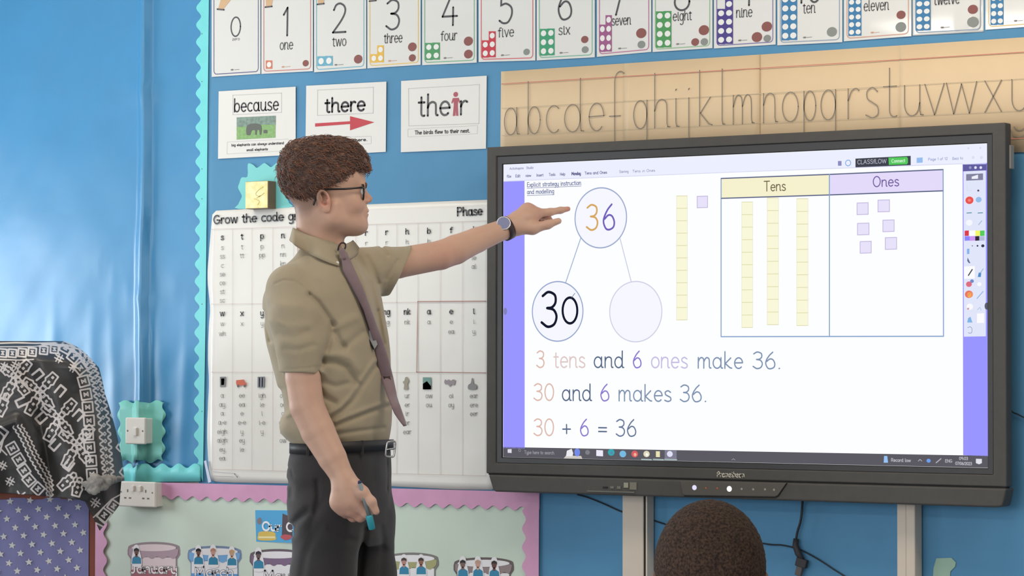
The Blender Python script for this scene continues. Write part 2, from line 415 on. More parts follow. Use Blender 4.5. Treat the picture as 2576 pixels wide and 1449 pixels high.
# turquoise scalloped border: left strip, bottom strip
L = [(528, -258), (521, 400), (517, 800), (510, 1211)]
o = sheet('border_strip', L+scallop((493, 1170), (501, -258), 43, 6.5), .0085, .0015, m_teal, label='tall turquoise scalloped border strip down the left side of the posters', cat='border')
b = MB()
for y in (85, 205, 425, 500, 765, 1035): b = MB(); dot(b, 508, y, 1.6, .0088, 8); b.build('staple', ink((90, 130, 135)), o)
hs = lambda x, z: .0085+(ridge(x, z) if x < -1.2 else 0)
o = draped('border_strip', scallop((308, 1171), (508, 1171), 41, 6, 1.2)+[(509, 1211), (308, 1213)], .0065, hs, 40, 2, m_teal)
props(o, 'short turquoise border strip under the light switch, above the pink border', 'border')
patch = scallop((303, 1010), (416, 1010), 40, 4, 2.)+scallop((418, 1012), (416, 1158), 42, 5)+scallop((414, 1160), (306, 1162), 41, 5)+scallop((306, 1160), (303, 1015), 42, 4)
o = draped('border_patch', patch, .0060, lambda x, z: .0095+ridge(x, z), 40, 6, mat('turquoise_patch', (130, 210, 200), rough=.5))
props(o, 'turquoise scalloped card patch behind the light switch', 'card')
m_teal2 = mat('turquoise_patch_b', (128, 212, 212), rough=.5)
pt = [(445,145),(520,120),(600,160),(680,230),(780,170),(875,105),(960,150),(1050,210),(1140,150),(1220,90),(1300,120),(1360,240),(1400,480),(1440,760),(1440,960),(1475,1040),(1530,1150),(1530,1265),(210,1300),(200,1180),(290,990),(270,900),(195,750),(230,620),(290,480),(440,455)]
o = sheet('border_patch', [(580+x/10.35, 400+y/10.35) for x, y in smooth_path(pt, 3, True)], .008, .0012, m_teal2,
          label='turquoise scalloped card patch behind the small gold box', cat='card')
# small gold-fronted box
r = root('wall_box', W(646, 491, .005), 'small square gold-fronted box with brown sides above the grapheme poster', 'box')
b = MB(); a = W(618, 457, .045); c = W(675, 524, .045); b.box(a[0], c[0], -.045, -.007, c[2], a[2])
bevel(b.build('case', mat('brown_box_side', (128, 104, 82), rough=.5, noise=.08), r), .002)
b = MB(); b.box(a[0]+.001, c[0]-.001, -.048, -.0445, c[2]+.001, a[2]-.001)
bevel(b.build('front_plate', mat('pale_gold_plate', (236, 222, 150), rough=.35, metal=.15, noise=.06, nscale=60, c2=(250, 240, 190)), r), .002)
b = MB()
for q in ([(662,470),(650,478),(643,488),(652,494),(664,486)], [(640,500),(652,506),(648,515)], [(655,492),(646,498)]):
    strip(b, smooth_path(q, 4), 1.5, .0487)
b.build('engraving', ink((214, 198, 118)), r)

# light switch and double socket
def plate(name, x0, x1, y0, y1, d, label, cat, base=.004):
    r = root(name, W((x0+x1)/2, (y0+y1)/2, base), label, cat)
    a = W(x0, y0, d); c = W(x1, y1, d)
    b = MB(); b.box(a[0]+.002, c[0]-.002, -d+.010, -base, c[2]+.002, a[2]-.002)
    bevel(b.build('back_box', m_white, r), .003)
    b = MB(); b.box(a[0], c[0], -d, -d+.0105, c[2], a[2])
    bevel(b.build('face_plate', m_white, r), .004, 3)
    return r, a, c
r, a, c = plate('light_switch', 315, 365, 1050, 1118, .052, 'white single light switch on a turquoise patch, right of the patterned cloth', 'switch')
cx, cz = (a[0]+c[0])/2, (a[2]+c[2])/2
b = MB(); b.obox((cx+.002, -.0545, cz-.002), (.0065, 0, 0), (0, .003, .0012), (0, 0, .012)); bevel(b.build('rocker', m_white, r), .0015)
m_dk = ink((120, 110, 105))
for sx in (-1, 1):
    b = MB(); disc(b, cx+sx*.030, cz, .0028, .0028, -.0526, 12); b.build('screw', m_dk, r)
r, a, c = plate('double_socket', 297, 391, 1210, 1277, .046, 'white double power socket below the light switch, at the pink border', 'socket')
cz = (a[2]+c[2])/2
for sx in (-1, 1):
    cx = (a[0]+c[0])/2+sx*.036
    for dx, dz, hw, hh in ((0, .010, .0022, .0042), (-.0095, -.012, .0042, .0022), (.0095, -.012, .0042, .0022)):
        b = MB(); b.box(cx+dx-hw, cx+dx+hw, -.0466, -.0459, cz+dz-hh, cz+dz+hh); b.build('pin_hole', m_dk, r)
    b = MB(); b.obox((cx-sx*.022, -.048, cz+.018), (.005, 0, 0), (0, .003, .001), (0, 0, .008)); bevel(b.build('rocker', m_white, r), .001)
    b = MB(); disc(b, cx+sx*.026, cz+.006, .0026, .0026, -.0464, 12); b.build('screw', m_dk, r)

# ------------------------------------------------------------------ number cards
m_lam = mat('laminated_card', (226, 225, 222), rough=.4, spec=.4, coat=.8)
m_lam.node_tree.nodes['Principled BSDF'].inputs['Coat Roughness'].default_value = .05
GREY = (84, 84, 88); BR = (142, 88, 84); GR = (140, 144, 140)
CARDS = [ # word, x0, x1, yb0, yb1, border, tile colour, numeral (string, x0, x1, ybase, heightpx), word (x0,x1,ybase,xh), tile (x0,x1,y0,y1,n), counters
 ('zero', 532.5, 655, 193.5, 185.6, (112,112,150), None, ('0', 579, 607, 92, 48), (584, 603, 102, 5), None, []),
 ('one', 657.6, 787, 186, 179, (205,140,135), (214,128,104), ('1', 711, 729, 90, 70), (704, 737, 125, 17), (668.5, 685, 152, 173, 1), [(768.7,159,8,BR)]),
 ('two', 790, 921, 182, 172.5, (130,185,205), (112,176,200), ('2', 835, 873, 82, 72), (836, 871, 116.5, 17), (798, 837, 141.6, 166, 2), [(900.8,148.7,11,BR)]),
 ('three', 924, 1058, 172, 163, (232,200,120), (232,186,84), ('3', 969, 1008, 75, 74), (966, 1012, 108.5, 17), (932, 965.5, 115, 157.5, 3), [(1037,117.8,11,BR),(1037,145.5,9,BR)]),
 ('four', 1062, 1199, 164, 157.5, (130,185,150), (84,156,104), ('4', 1111, 1152, 65, 76), (1109, 1150, 102.5, 17), (1069.5, 1106.5, 108, 151, 4), [(1178,103.5,11.5,BR),(1178,136,11,BR)]),
 ('five', 1204, 1346.6, 156, 152, (214,110,120), (202,62,78), ('5', 1254, 1292, 59, 78), (1253, 1293, 93.5, 17), (1212, 1247, 79.6, 145, 5), [(1324.4,130.5,8,GR)]),
 ('six', 1350, 1496, 152, 144, (130,190,165), (64,158,116), ('6', 1402, 1441, 50, 78), (1405, 1434, 87.5, 17), (1358, 1395, 72.6, 140, 6), [(1470.8,99.3,9,BR),(1471.7,124.8,8.5,GR)]),
 ('seven', 1501.6, 1638, 143, 130.5, (190,120,160), (160,92,140), ('7', 1540, 1570, 38, 78), (1539, 1587, 64, 17), (1507.4, 1539, 39, 130.5, 7), [(1613,83.4,12.5,BR),(1613.4,112,9.5,GR)]),
 ('eight', 1641.7, 1792, 131, 121, (150,190,150), (80,154,92), ('8', 1694, 1738, 27, 80), (1692.6, 1740, 52.5, 17), (1650, 1689, 28.6, 120, 8), [(1770.6,75.8,12.5,BR),(1748.7,105.7,9.5,BR),(1771.6,105,9,GR)]),
 ('nine', 1796, 1951, 122, 112, (130,120,170), (80,66,140), ('9', 1855, 1890, 15, 80), (1852, 1892.5, 44, 18), (1804, 1844, 0, 111.4, 9), [(1929,66.8,12.5,BR),(1904,93.3,12.5,BR),(1930,96.5,9,GR)]),
 ('ten', 1955.6, 2118.8, 114, 106, (150,165,185), (66,128,176), ('10', 2002, 2070, 8, 80), (2020, 2051, 33.5, 19), (1965.5, 2005.5, -13, 101.6, 10), [(2092.5,80,12,GR)]),
 ('eleven', 2123, 2292.7, 104, 91, (210,160,140), (66,128,176), ('11', 2185, 2230, -8, 80), (2173, 2236, 28, 19), (2134, 2167, -4, 90.5, 10), [(2266.5,37.3,10.5,BR),(2266,68,12.5,GR)]),
 ('twelve', 2295, 2474, 90, 80, (150,165,185), (66,128,176), ('12', 2350, 2412, -24, 80), (2349, 2414, 12, 19), (2303.8, 2340.5, -19, 77, 10), [(2447,23.5,11.5,BR),(2447,55,13,GR)]),
 ('thirteen', 2479, 2660, 75, 62, (226,196,130), (66,128,176), ('13', 2545, 2610, -38, 80), (2545, 2625, -6, 19), (2491.5, 2524.6, -33, 63, 10), [(2630,30,12,GR)]),
]
CW = ['dark outline', 'pink outline', 'light blue outline', 'yellow outline', 'green outline', 'red outline', 'teal outline', 'mauve outline', 'green outline', 'violet outline', 'grey outline', 'orange outline', 'grey outline', 'yellow outline']
for i, (wd, x0, x1, yb0, yb1, bc, tcol, num, wrd, tile, cnt) in enumerate(CARDS):
    off = .0085; ht = 282*(1+.0000870*(x0-533)*1.0)
    sl = (x1-x0)*-.0835
    pts = [(x0, yb0-ht), (x1, yb1-ht-2), (x1, yb1), (x0, yb0)]
    if i == 12:                                  # this one has come loose and bulges towards the lamp
        gx, _, gz = W(2436, 50, 0); card = draped('number_card', pts, off, (lambda gx, gz: (lambda x, z: -.0016+.0022*math.exp(-((x-gx-.35*(z-gz)-.004)/.020)**2-((z-gz)/.045)**2)))(gx, gz), 40, 60, m_lam)
        props(card, 'laminated number card reading twelve, bulging with a bright glare at its corner', 'card', 'number cards in the top row')
    else: card = sheet('number_card', pts, off, .0015, m_lam, label='laminated number card reading %s with %s' % (wd, CW[i]), cat='card', group='number cards in the top row')
    def inr(fx, fy, i_=0):                     # position inside the card
        xx = x0+(x1-x0)*fx; yb = yb0+(yb1-yb0)*fx
        return (xx, yb-ht*fy)
    b = MB(); k = []; rx_, ry_ = .055, .033
    for cx_, cy_, a0 in ((.045+rx_, .975-ry_, 180), (.955-rx_, .975-ry_, 90), (.955-rx_, .022+ry_, 0), (.045+rx_, .022+ry_, -90)):
        for t in range(6):
            a_ = math.radians(a0-90*t/5); k.append(inr(cx_+rx_*math.cos(a_), cy_+ry_*math.sin(a_)))
    strip(b, k+[k[0]], 2.3, off+.0005); b.build('border', ink(bc), card)
    s, nx0, nx1, nyb, nh = num
    text(s, nx0, nyb, nx1, nyb-(nx1-nx0)*.055, nh/1.6, 5.0 if i else 3.6, ink(GREY), 'numeral', card, off+.0006)
    text(wd, wrd[0], wrd[2], wrd[1], wrd[2]-(wrd[1]-wrd[0])*.06, wrd[3], 2.6 if i else .9, ink((104, 104, 106)), 'word', card, off+.0006, cap=.85)
    if tile:
        tx0, tx1, ty0, ty1, n = tile
        rows = {1: 1, 2: 1}.get(n, (n+1)//2); cols = 1 if n == 1 else 2
        b = MB(); h = MB(); ch = (ty1-ty0)/rows; cw = (tx1-tx0)/cols
        for rr in range(rows):
            for cc in range(cols):
                if n % 2 and n > 1 and rr == 0 and cc == 0: continue
                dy = -(cc*cw)*.05
                poly(b, [(tx0+cc*cw, ty0+rr*ch+dy), (tx0+cc*cw+cw, ty0+rr*ch+dy), (tx0+cc*cw+cw, ty0+rr*ch+ch+dy), (tx0+cc*cw, ty0+rr*ch+ch+dy)], off+.0006)
                dot(h, tx0+(cc+.5)*cw, ty0+(rr+.5)*ch+dy, ch*.33, off+.0010, 20, rx=cw*.36/math.cos(.57))
        t_ = b.build('number_tile', ink(tcol), card); h.build('hole', ink((236, 236, 234)), t_)
    for (kx, ky, kr, kc) in cnt:
        b = MB(); dot(b, kx, ky, kr, off+.0007, 28, rx=kr*1.18); b.build('counter', ink(kc), card)
    b = MB(); lx, ly = inr(.42, .052); dot(b, lx, ly, 2.2, off+.0006, 12, rx=5); strip(b, [(lx+6, ly), (lx+18, ly-1)], 1.2, off+.0006)
    b.build('printed_mark', ink((130, 128, 126) if i not in (1, 3, 11) else (206, 160, 130)), card)
    # signing hand above the numeral: only its wrist shows at the top edge of the photo
    hx, hy = [(562, 22), (679, 17), (810, 10), (941, 2), (1090, -8)][i] if i < 5 else (x0+28, yb0-ht*.62)
    tl = 12 if i == 0 else 0
    b = MB(); poly(b, [(hx-10-tl*.3, hy), (hx+4-tl*.3, hy), (hx+8+tl, hy-24), (hx+13+tl, hy-44), (hx-6+tl, hy-48), (hx-11+tl*.4, hy-24)], off+.0006)
    for f_ in range(4): strip(b, [(hx-6+tl+f_*5, hy-46), (hx-7+tl+f_*6, hy-70)], 4.5, off+.0006)
    b.build('hand_picture', ink((214, 178, 140)), card)
    b = MB(); strip(b, [(hx-12-tl*.3, hy+1), (hx+5-tl*.3, hy-1+tl*.3)], 4, off+.0009); b.build('hand_picture_cuff', ink((104, 100, 104)), card)

# ------------------------------------------------------------------ word posters
m_paper = mat('white_poster_paper', (230, 228, 224), rough=.45, spec=.4, noise=.01, nscale=4)
K = ink((66, 66, 70)); K2 = ink((96, 96, 98)); LN = ink((196, 196, 194))
def frame_line(card, q, off, wpx=1.1, m=LN, name='printed_frame'):
    b = MB(); strip(b, q+[q[0]], wpx, off); return b.build(name, m, card)
def c1(x, y): return (480+x/3.1415, y/3.1415)
o_ = .009; e_ = o_+.0006
p = sheet('word_poster', [c1(220,722), c1(828,685), c1(828,1222), c1(215,1255)], o_, .001, m_paper, label='white word poster reading because with a picture of an elephant', cat='poster', group='word posters')
text('because', *c1(342,884), *c1(695,868), 21, 3.6, K, 'word', p, e_, cap=.97)
frame_line(p, [c1(332,752), c1(716,735), c1(716,888), c1(332,907)], e_)
ph = MB(); poly(ph, [c1(362,928), c1(670,914), c1(668,1088), c1(362,1103)], e_); ph = ph.build('photograph', mat('print_grass', (138, 178, 116), rough=.5, noise=.12, nscale=120), p)
b = MB(); poly(b, [c1(362,928), c1(670,914), c1(669,985), c1(560,985), c1(450,1000), c1(362,1002)], e_+.0004); b.build('printed_trees', mat('print_trees', (128, 150, 140), rough=.5, noise=.2, nscale=90), ph)
b = MB(); poly(b, [c1(x, y) for x, y in smooth_path([(440,1062),(438,1012),(455,985),(500,975),(545,982),(560,1010),(556,1060),(545,1062),(540,1030),(524,1028),(520,1062),(508,1062),(506,1030),(480,1032),(470,1064),(455,1068)], 3, True)], e_+.0007); 
poly(b, [c1(x, y) for x, y in [(574,1052),(574,1030),(590,1024),(604,1032),(604,1052)]], e_+.0007); b.build('printed_elephant', ink((104, 108, 104)), ph)
text('big elephants can always understand', *c1(322,1156), *c1(735,1138), 3.6, 1.25, K, 'caption', p, e_)
text('small elephants', *c1(440,1194), *c1(608,1186), 3.6, 1.25, K, 'caption', p, e_)
frame_line(p, [c1(288,1122), c1(770,1098), c1(770,1190), c1(285,1216)], e_, .7)
p = sheet('word_poster', [c1(912,678), c1(1545,645), c1(1540,1200), c1(905,1235)], o_, .001, m_paper, label='white word poster reading there with a red arrow', cat='poster', group='word posters')
text('there', *c1(1060,888), *c1(1380,872), 23, 5.4, K, 'word', p, e_, cap=.96)
frame_line(p, [c1(1002,712), c1(1442,690), c1(1440,893), c1(1000,912)], e_)
b = MB(); poly(b, [c1(982,975), c1(1258,958), c1(1258,918), c1(1450,966), c1(1258,1030), c1(1258,980), c1(982,1001)], e_); b.build('red_arrow', ink((196, 74, 84)), p)
text('look over there.', *c1(1075,1127), *c1(1395,1113), 4.6, 1.6, K, 'caption', p, e_)
frame_line(p, [c1(1000,1095), c1(1425,1075), c1(1424,1135), c1(1000,1155)], e_, .7)
p = sheet('word_poster', [c1(1662,640), c1(2338,598), c1(2332,1175), c1(1660,1203)], o_, .001, m_paper, label='white word poster reading their with a red figure for the i', cat='poster', group='word posters')
text('the', *c1(1797,918), *c1(2052,908), 34, 5.6, K2, 'word', p, e_, cap=.99)
text('r', *c1(2128,906), *c1(2190,903), 34, 5.6, K2, 'word', p, e_)
m_fig = ink((178, 96, 108)); b = MB(); x_, y_ = c1(2093, 746); dot(b, x_, y_, 6.3, e_, 24, rx=7)
poly(b, [c1(x, y) for x, y in [(2070,775),(2117,773),(2130,812),(2122,815),(2112,798),(2110,830),(2114,915),(2096,915),(2093,860),(2090,915),(2070,917),(2078,830),(2076,798),(2066,818),(2058,814)]], e_); b.build('red_figure', m_fig, p)
text('The birds flew to their nest.', *c1(1770,1062), *c1(2205,1045), 5.6, 1.7, K, 'caption', p, e_)
frame_line(p, [c1(1720,700), c1(2280,668), c1(2276,976), c1(1722,995)], e_); frame_line(p, [c1(1715,1020), c1(2265,992), c1(2264,1056), c1(1715,1082)], e_, .7)

# ------------------------------------------------------------------ alphabet frieze: four sheets with one hand-drawn letter after another
m_buff = mat('buff_paper', (222, 196, 160), rough=.55, noise=.015, nscale=8)
m_pen = ink((134, 124, 112)); m_ruled = ink((190, 176, 150)); m_red = ink((206, 132, 114))
def top(x): return 180+(x-1261.6)*(94-180)/(2576-1261.6)
def red(x): return 211+(x-1264)*(131-211)/(2576-1264)
def mid(x): return 272.8+(x-1261)*(198-272.8)/(2576-1261)
def base(x): return 340.6+(x-1261)*(278-340.6)/(2576-1261)
def bot(x): return 400+(x-1261)*(383-400)/(2576-1261)
SEAM = [1261, 1571, 1906.5, 2264, 2640]
words_ = ['a to f', 'g to m', 'n to t', 'u onwards']
sheets = []
for i in range(4):
    x0, x1 = SEAM[i], SEAM[i+1]+(6 if i < 3 else 0)
    hf = (lambda i: (lambda x, z: .0012+.0014*math.exp(-((x-W(SEAM[i+1], 200, 0)[0]+.02)/.03)**2)+(.0012 if i % 2 else .0)))(i)
    s_ = draped('alphabet_sheet', [(x0, top(x0)), (x1, top(x1)), (x1, bot(x1)), (x0-(2 if i == 0 else 0), bot(x0))], .0065, hf, 24, 2, m_buff)
    props(s_, 'buff handwriting sheet with the letters %s, above the display' % words_[i], 'poster', 'alphabet sheets above the display')
    sheets.append(s_)
    o2 = .0115
    xs = np.linspace(x0+1, SEAM[i+1]-1, 8)
    for f_, mm, ww in ((red, m_red, 2.0), (mid, m_ruled, 1.2), (base, m_ruled, 1.2)):
        b = MB(); strip(b, [(x, f_(x)) for x in xs], ww, o2); b.build('ruled_line', mm, s_)
b = MB(); strip(b, [(2500, 352), (2600, 346)], 1.8, .0115); b.build('ruled_line', m_red, sheets[3])
LET = [('a',1267,1308),('b',1326,1364),('c',1372,1410),('d',1418,1470),('e',1479,1523),('F',1533,1568),('g',1592,1634),('h',1644,1686),('i',1694,1712),('j',1722,1738),('k',1757,1796),('l',1812,1829),('m',1842,1899),('n',1918,1958),('o',1966,2012),('p',2020,2057),('q',2063,2109),('r',2130,2165),('s',2175,2214),('t',2221,2262),('u',2272,2324),('v',2324,2378),('w',2378,2460),('x',2475,2524),('y',2542,2592),('z',2602,2636)]
for ch, x0, x1 in LET:
    si = max(i for i in range(4) if x0 >= SEAM[i]); y0, y1 = base(x0), base(x1); xh = (base(x0)-mid(x0))
    a_, b_ = wx(x0, y0, .012), wx(x1, y1, .012); k = wx(x0, y0-xh, .012)[1]-a_[1]
    cap = {'F': 2.05, 'b': 1.93, 'd': 1.93, 'h': 1.93, 'l': 1.93, 'k': 1.93, 't': 1.6, 'i': 1.33, 'j': 1.33}.get(ch, 1.0)/ (1.4 if ch in 'tij' else 1.6)
    mb = MB(); glyphs(mb, ch, a_, b_, k, 2.4*k/xh, -.012, cap=cap if cap > 0 else 1)
    mb.build('letter', m_pen, sheets[si])
b = MB(); strip(b, smooth_path([(2542, 326), (2548, 340), (2560, 344), (2576, 341), (2590, 325)], 5), 2.4, .012); b.build('letter', m_pen, sheets[3])

# ------------------------------------------------------------------ grapheme poster
m_pap2 = mat('grapheme_poster_paper', (232, 229, 223), rough=.32, spec=.5, noise=.01, nscale=5)
hp = lambda x, z: .0015+.0010*hnoise(x, z, 9, 2)+.0007*hnoise(x, z, 23, 4)
out = smooth_path([(545,530),(640,525),(760,520),(930,514),(1080,508),(1240,502)], 3)+[(1240,1180),(1243,1226)]+smooth_path([(1238,1232),(1140,1231),(1060,1227),(960,1222),(860,1219),(700,1216),(560,1213),(532,1207)], 3)+smooth_path([(526,1180),(522,1100),(524,1020),(527,960),(524,900),(526,820),(529,770),(523,700),(526,640),(532,570),(535,540)], 4)
P = draped('grapheme_poster', out, .0065, hp, 44, 40, m_pap2)
props(P, 'big white grapheme mat poster behind the teacher, left of the display', 'poster')
oP = .0108; DK = ink((84, 84, 86)); LT = ink((158, 156, 154)); PK = ink((214, 200, 196)); RD = ink((186, 146, 140))
text('Grow the code grapheme mat', 537, 563, 905, 545, 13.5, 3.6, DK, 'title', P, oP, cap=.95)
text('Phase', 1150, 543, 1213, 540, 13.5, 3.9, DK, 'title', P, oP, cap=.95)
COLX = [533.7,584.4,633,685.6,738,790,842,895,947.6,997.7,1051,1107,1163,1221]
def r1(x): return 577+(x-530)*(556-577)/(1221-530)
def r2(x): return 765+(x-530)*(759-765)/(1221-530)
def r3(x): return 936+(x-530)*(937.5-936)/(1221-530)
def r4(x): return 1180+(x-530)*(1197-1180)/(1221-530)
b = MB()
for f_ in (r1, r2, r3, r4): strip(b, [(x, f_(x)) for x in (532, 700, 900, 1100, 1222)], 1.2, oP)
for x in COLX: strip(b, [(x, r1(x)), (x, r4(x))], 1.0, oP)
b.build('table_grid', PK, P)
b = MB(); strip(b, [(1221,757.5),(1051,758.5),(1048,936),(1221,938)], 2.2, oP+.0003); b.build('red_frame', RD, P)
CELL = [(0,1,'s,s,ss,c,se,ce,st,sc'),(1,1,'t,t,tt'),(2,1,'p,p,pp'),(3,1,'n,n,nn,kn'),(7,1,'r,r'),(8,1,'r,r,rr,wr'),(9,1,'h,h,wh'),(10,1,'b,b,bb'),(11,1,'f,f,ff,ph'),(12,1,'l,l,ll,le,al'),
        (0,2,'w,w,wh'),(1,2,'x,x'),(2,2,'y,y'),(8,2,'ng,ng'),(9,2,'nk,nk'),(10,2,'a,a'),(11,2,'e,e,ea'),(12,2,'i,i,y'),
        (0,3,'a,ay,a,a-e,eigh,aigh,ey,ea'),(1,3,'ee,ea,e,e-e,y,ey,ie'),(2,3,'igh,ie,i,i-e,y'),(3,3,'oa,oe,o,o-e,oe,ow'),(9,3,'ur,er,ir,or,ear'),(10,3,'ow,ou'),(11,3,'oi,oy'),(12,3,'ear,ere,eer')]
for ci, ri, s in CELL:
    cx = (COLX[ci]+COLX[ci+1])/2; ws = s.split(',')
    f_ = {1: r1, 2: r2, 3: r3}[ri]; b = MB(); b1 = MB()
    for j, t in enumerate(ws):
        y = f_(cx)+([27, 52, 74, 97, 119, 141, 163, 185][j] if ri == 1 else [30, 55, 80][j] if ri == 2 else [64, 87, 109, 132, 155, 177, 200, 222][j])
        bold = ri < 3 and j == 0
        xh = 9.5 if bold else 8.0; wdt = sum(GL[c][0]+.12 for c in t)*xh*.86
        a_, c_ = wx(cx-wdt/2, y, oP), wx(cx+wdt/2, y-wdt*.03, oP); k = wx(cx, y-xh, oP)[1]-wx(cx, y, oP)[1]
        glyphs(b1 if bold else b, t, a_, c_, k, (2.9 if bold else 1.4)*k/xh, -oP, cap=.9)
    b.build('grapheme_list', LT, P)
    if b1.v: b1.build('grapheme_heading', ink((104, 103, 104)), P)
def c6(x, y): return (500+x/4.673, 920+y/4.673)
def c7(x, y): return (960+x/4.39, 920+y/4.39)
def pic(name, pts, col, f_=c6, sm=False):
    b = MB(); q = smooth_path(pts, 3, True) if sm else pts
    poly(b, [f_(x, y) for x, y in q], oP+.0004); return b.build(name, ink(col), P)
pic('small_picture', [(248,130),(318,128),(312,248),(250,250)], (128,130,130)); pic('small_picture', [(262,150),(302,148),(298,225),(264,228)], (160,162,160))
t_ = pic('red_truck_picture', [(440,170),(530,162),(540,195),(560,200),(556,232),(445,232),(438,200)], (206,106,84))
b = MB()
for x in (462, 540): q = c6(x, 238); dot(b, q[0], q[1], 3.6, oP+.0007, 14)
b.build('printed_wheels', ink((110, 100, 100)), t_)
pic('small_picture', [(692,130),(776,128),(770,256),(690,256)], (126,126,136))
for xx in (715, 748): pic('small_picture_stripe', [(xx-5,140),(xx+5,140),(xx+3,248),(xx-7,248)], (150,150,160))
pic('brown_hand_picture', [(245,262),(250,210),(232,180),(250,165),(262,128),(285,128),(300,170),(285,205),(290,262)], (164,158,142), c7, True)
pic('green_picture', [(455,128),(545,128),(545,262),(455,262)], (120,160,152), c7); pic('small_picture', [(455,200),(500,170),(545,225),(545,262),(455,262)], (150,150,144), c7)
pic('people_picture', [(700,150),(720,165),(740,150),(760,170),(790,150),(815,160),(805,215),(770,210),(755,235),(730,205),(700,205),(690,180)], (160,150,156), c7)
pic('grey_ear_picture', [(960,262),(955,215),(985,190),(995,140),(1010,145),(1015,195),(1048,215),(1040,262)], (146,146,146), c7, True)
b = MB(); strip(b, [(536,1187),(590,1191)], 1, oP); strip(b, [(536,1197),(586,1199)], 1, oP); strip(b, [(590,1192),(597,1200)], 3, oP); b.build('small_print', ink((170,164,176)), P)
# curled corner slip beside the poster
o = sheet('paper_slip', [(513,1160),(518,1158),(531,1212),(524,1215)], .014, .001, mat('slip_paper', (214, 220, 240), rough=.5), label='thin white paper slip curling at the poster bottom left corner', cat='paper')

# ------------------------------------------------------------------ lower board with cakes
h_b = lambda x, z: .0035+.0012*hnoise(x, z, 7, 9)+.0010*hnoise(x*.6, z, 16, 1)
o = draped('display_paper', [(236, 1216), (1356, 1240), (1357, 1600), (236, 1600)], .0060, h_b, 36, 14, m_mint)
props(o, 'pale green paper panel of the birthday board at the bottom', 'paper')
def ty(x): return 1211+(x-300)*(1238-1211)/(1356-300)
b1 = [(x, ty(x)) for x in (236, 600, 1000, 1357)]
sc = [(x+ (0), y+ (1286-1247 if 0 else 0)) for x, y in scallop((1357, 1281), (236, 1246), 36, 5.5)]
o = sheet('border_strip', b1+sc, .0145, .0015, m_pink, label='pink scalloped border strip across the top of the birthday board', cat='border')
o = sheet('border_strip', [(1356, 1243), (1354, 1600)]+scallop((1317, 1600), (1318, 1284), 47, 5), .0155, .0015, m_pink, label='pink scalloped border strip down the right end of the birthday board', cat='border')
o = sheet('border_strip', scallop((265, 1284), (263, 1600), 46, 5)+[(238, 1600), (240, 1246)], .0155, .0015, m_pink, label='pink scalloped border strip behind the wooden cabinet edge', cat='border')
def c8(x, y): return (300+x/5.6, 1240+y/5.6)
def c9(x, y): return (960+x/5.6, 1240+y/5.6)
WH = (238, 236, 240)
def person_cutout(parent, x, y, s, skin, hair, off):
    b = MB(); poly(b, smooth_path([(x-9*s, y+34*s), (x-12*s, y+16*s), (x-9*s, y-2*s), (x-6*s, y-16*s), (x, y-20*s), (x+6*s, y-16*s), (x+9*s, y-2*s), (x+13*s, y+16*s), (x+12*s, y+34*s)], 3, True), off)
    c = b.build('child_photo', ink(WH), parent)
    b = MB(); poly(b, [(x-11*s, y+28*s), (x-10*s, y+14*s), (x-4*s, y+9*s), (x+4*s, y+9*s), (x+11*s, y+14*s), (x+12*s, y+28*s)], off+.0004); b.build('blue_jumper', ink((58, 138, 176)), c)
    b = MB(); dot(b, x, y-1*s, 7.5*s, off+.0006, 18, rx=6.5*s); dot(b, x, y+8*s, 4*s, off+.0006, 10); b.build('face', ink(skin), c)
    b = MB(); poly(b, [(x-6.6*s, y-2*s), (x-6*s, y-9*s), (x, y-12*s), (x+6*s, y-9*s), (x+6.6*s, y-2*s), (x+3*s, y-5*s), (x-3*s, y-5*s)], off+.0008); b.build('hair', ink(hair), c)
def cake(label, x0, x1, yt, cols, month, mx0, mx1, my, people):
    cx = (x0+x1)/2; hw = (x1-x0)/2; off = .011
    top_, icing, body, line = cols
    outl = [(x0, yt+22)]+[(cx-hw*math.cos(t), yt+17-15*math.sin(t)) for t in np.linspace(.25, math.pi-.25, 16)]+[(x1, yt+24), (x1, yt+34), (x1-8, yt+46), (x1-8, yt+150), (x0+8, yt+150), (x0+8, yt+46), (x0, yt+34)]
    c = sheet('cake_cutout', outl, off, .001, ink(line), label=label, cat='cutout', group='paper cake cut-outs on the birthday board')
    b = MB(); poly(b, [(x0+10, yt+40), (x1-11, yt+42), (x1-11, yt+148), (x0+10, yt+148)], off+.0004); b.build('cake_side', ink(WH if cols[0] == WH else top_), c)
    b = MB(); L_ = [(x0+4, yt+20), (x0+20, yt+12), (x1-20, yt+13), (x1-4, yt+22), (x1-6, yt+34)]; L_ += [(x, yt+42+3.0*math.sin((x-x0)/4.3)) for x in np.linspace(x1-12, x0+12, 40)]+[(x0+4, yt+34)]
    poly(b, L_, off+.0008); b.build('icing', ink(icing), c)
    b = MB(); n = 30; V = [(cx+(hw-10)*math.cos(2*math.pi*k/n), yt+17+9*math.sin(2*math.pi*k/n)) for k in range(n)]; poly(b, V, off+.0012); b.build('cake_top', ink(top_), c)
    b = MB(); poly(b, [(x0+10, my-8), (x1-11, my-6), (x1-11, yt+148), (x0+10, yt+148)], off+.0008); b.build('cake_layer', ink(body), c)
    if month:
        text(month, mx0, my, mx1, my+1, 15, 6.4, ink(line), 'month_outline', c, off+.0013)
        text(month, mx0, my, mx1, my+1, 15, 3.9, ink((244, 238, 240)), 'month_name', c, off+.0016)
    for (px_, py_, s_, sk, hr) in people: person_cutout(c, px_, py_, s_, sk, hr, off+.0018)
cake('pink paper cake cut-out reading January with one child photo', 321, 453, 1361, ((226,208,212), (178,154,166), (168,104,114), (150,136,142)), 'January', 328, 446, 1441, [(343,1390,1.0,(110,76,66),(34,30,34))])
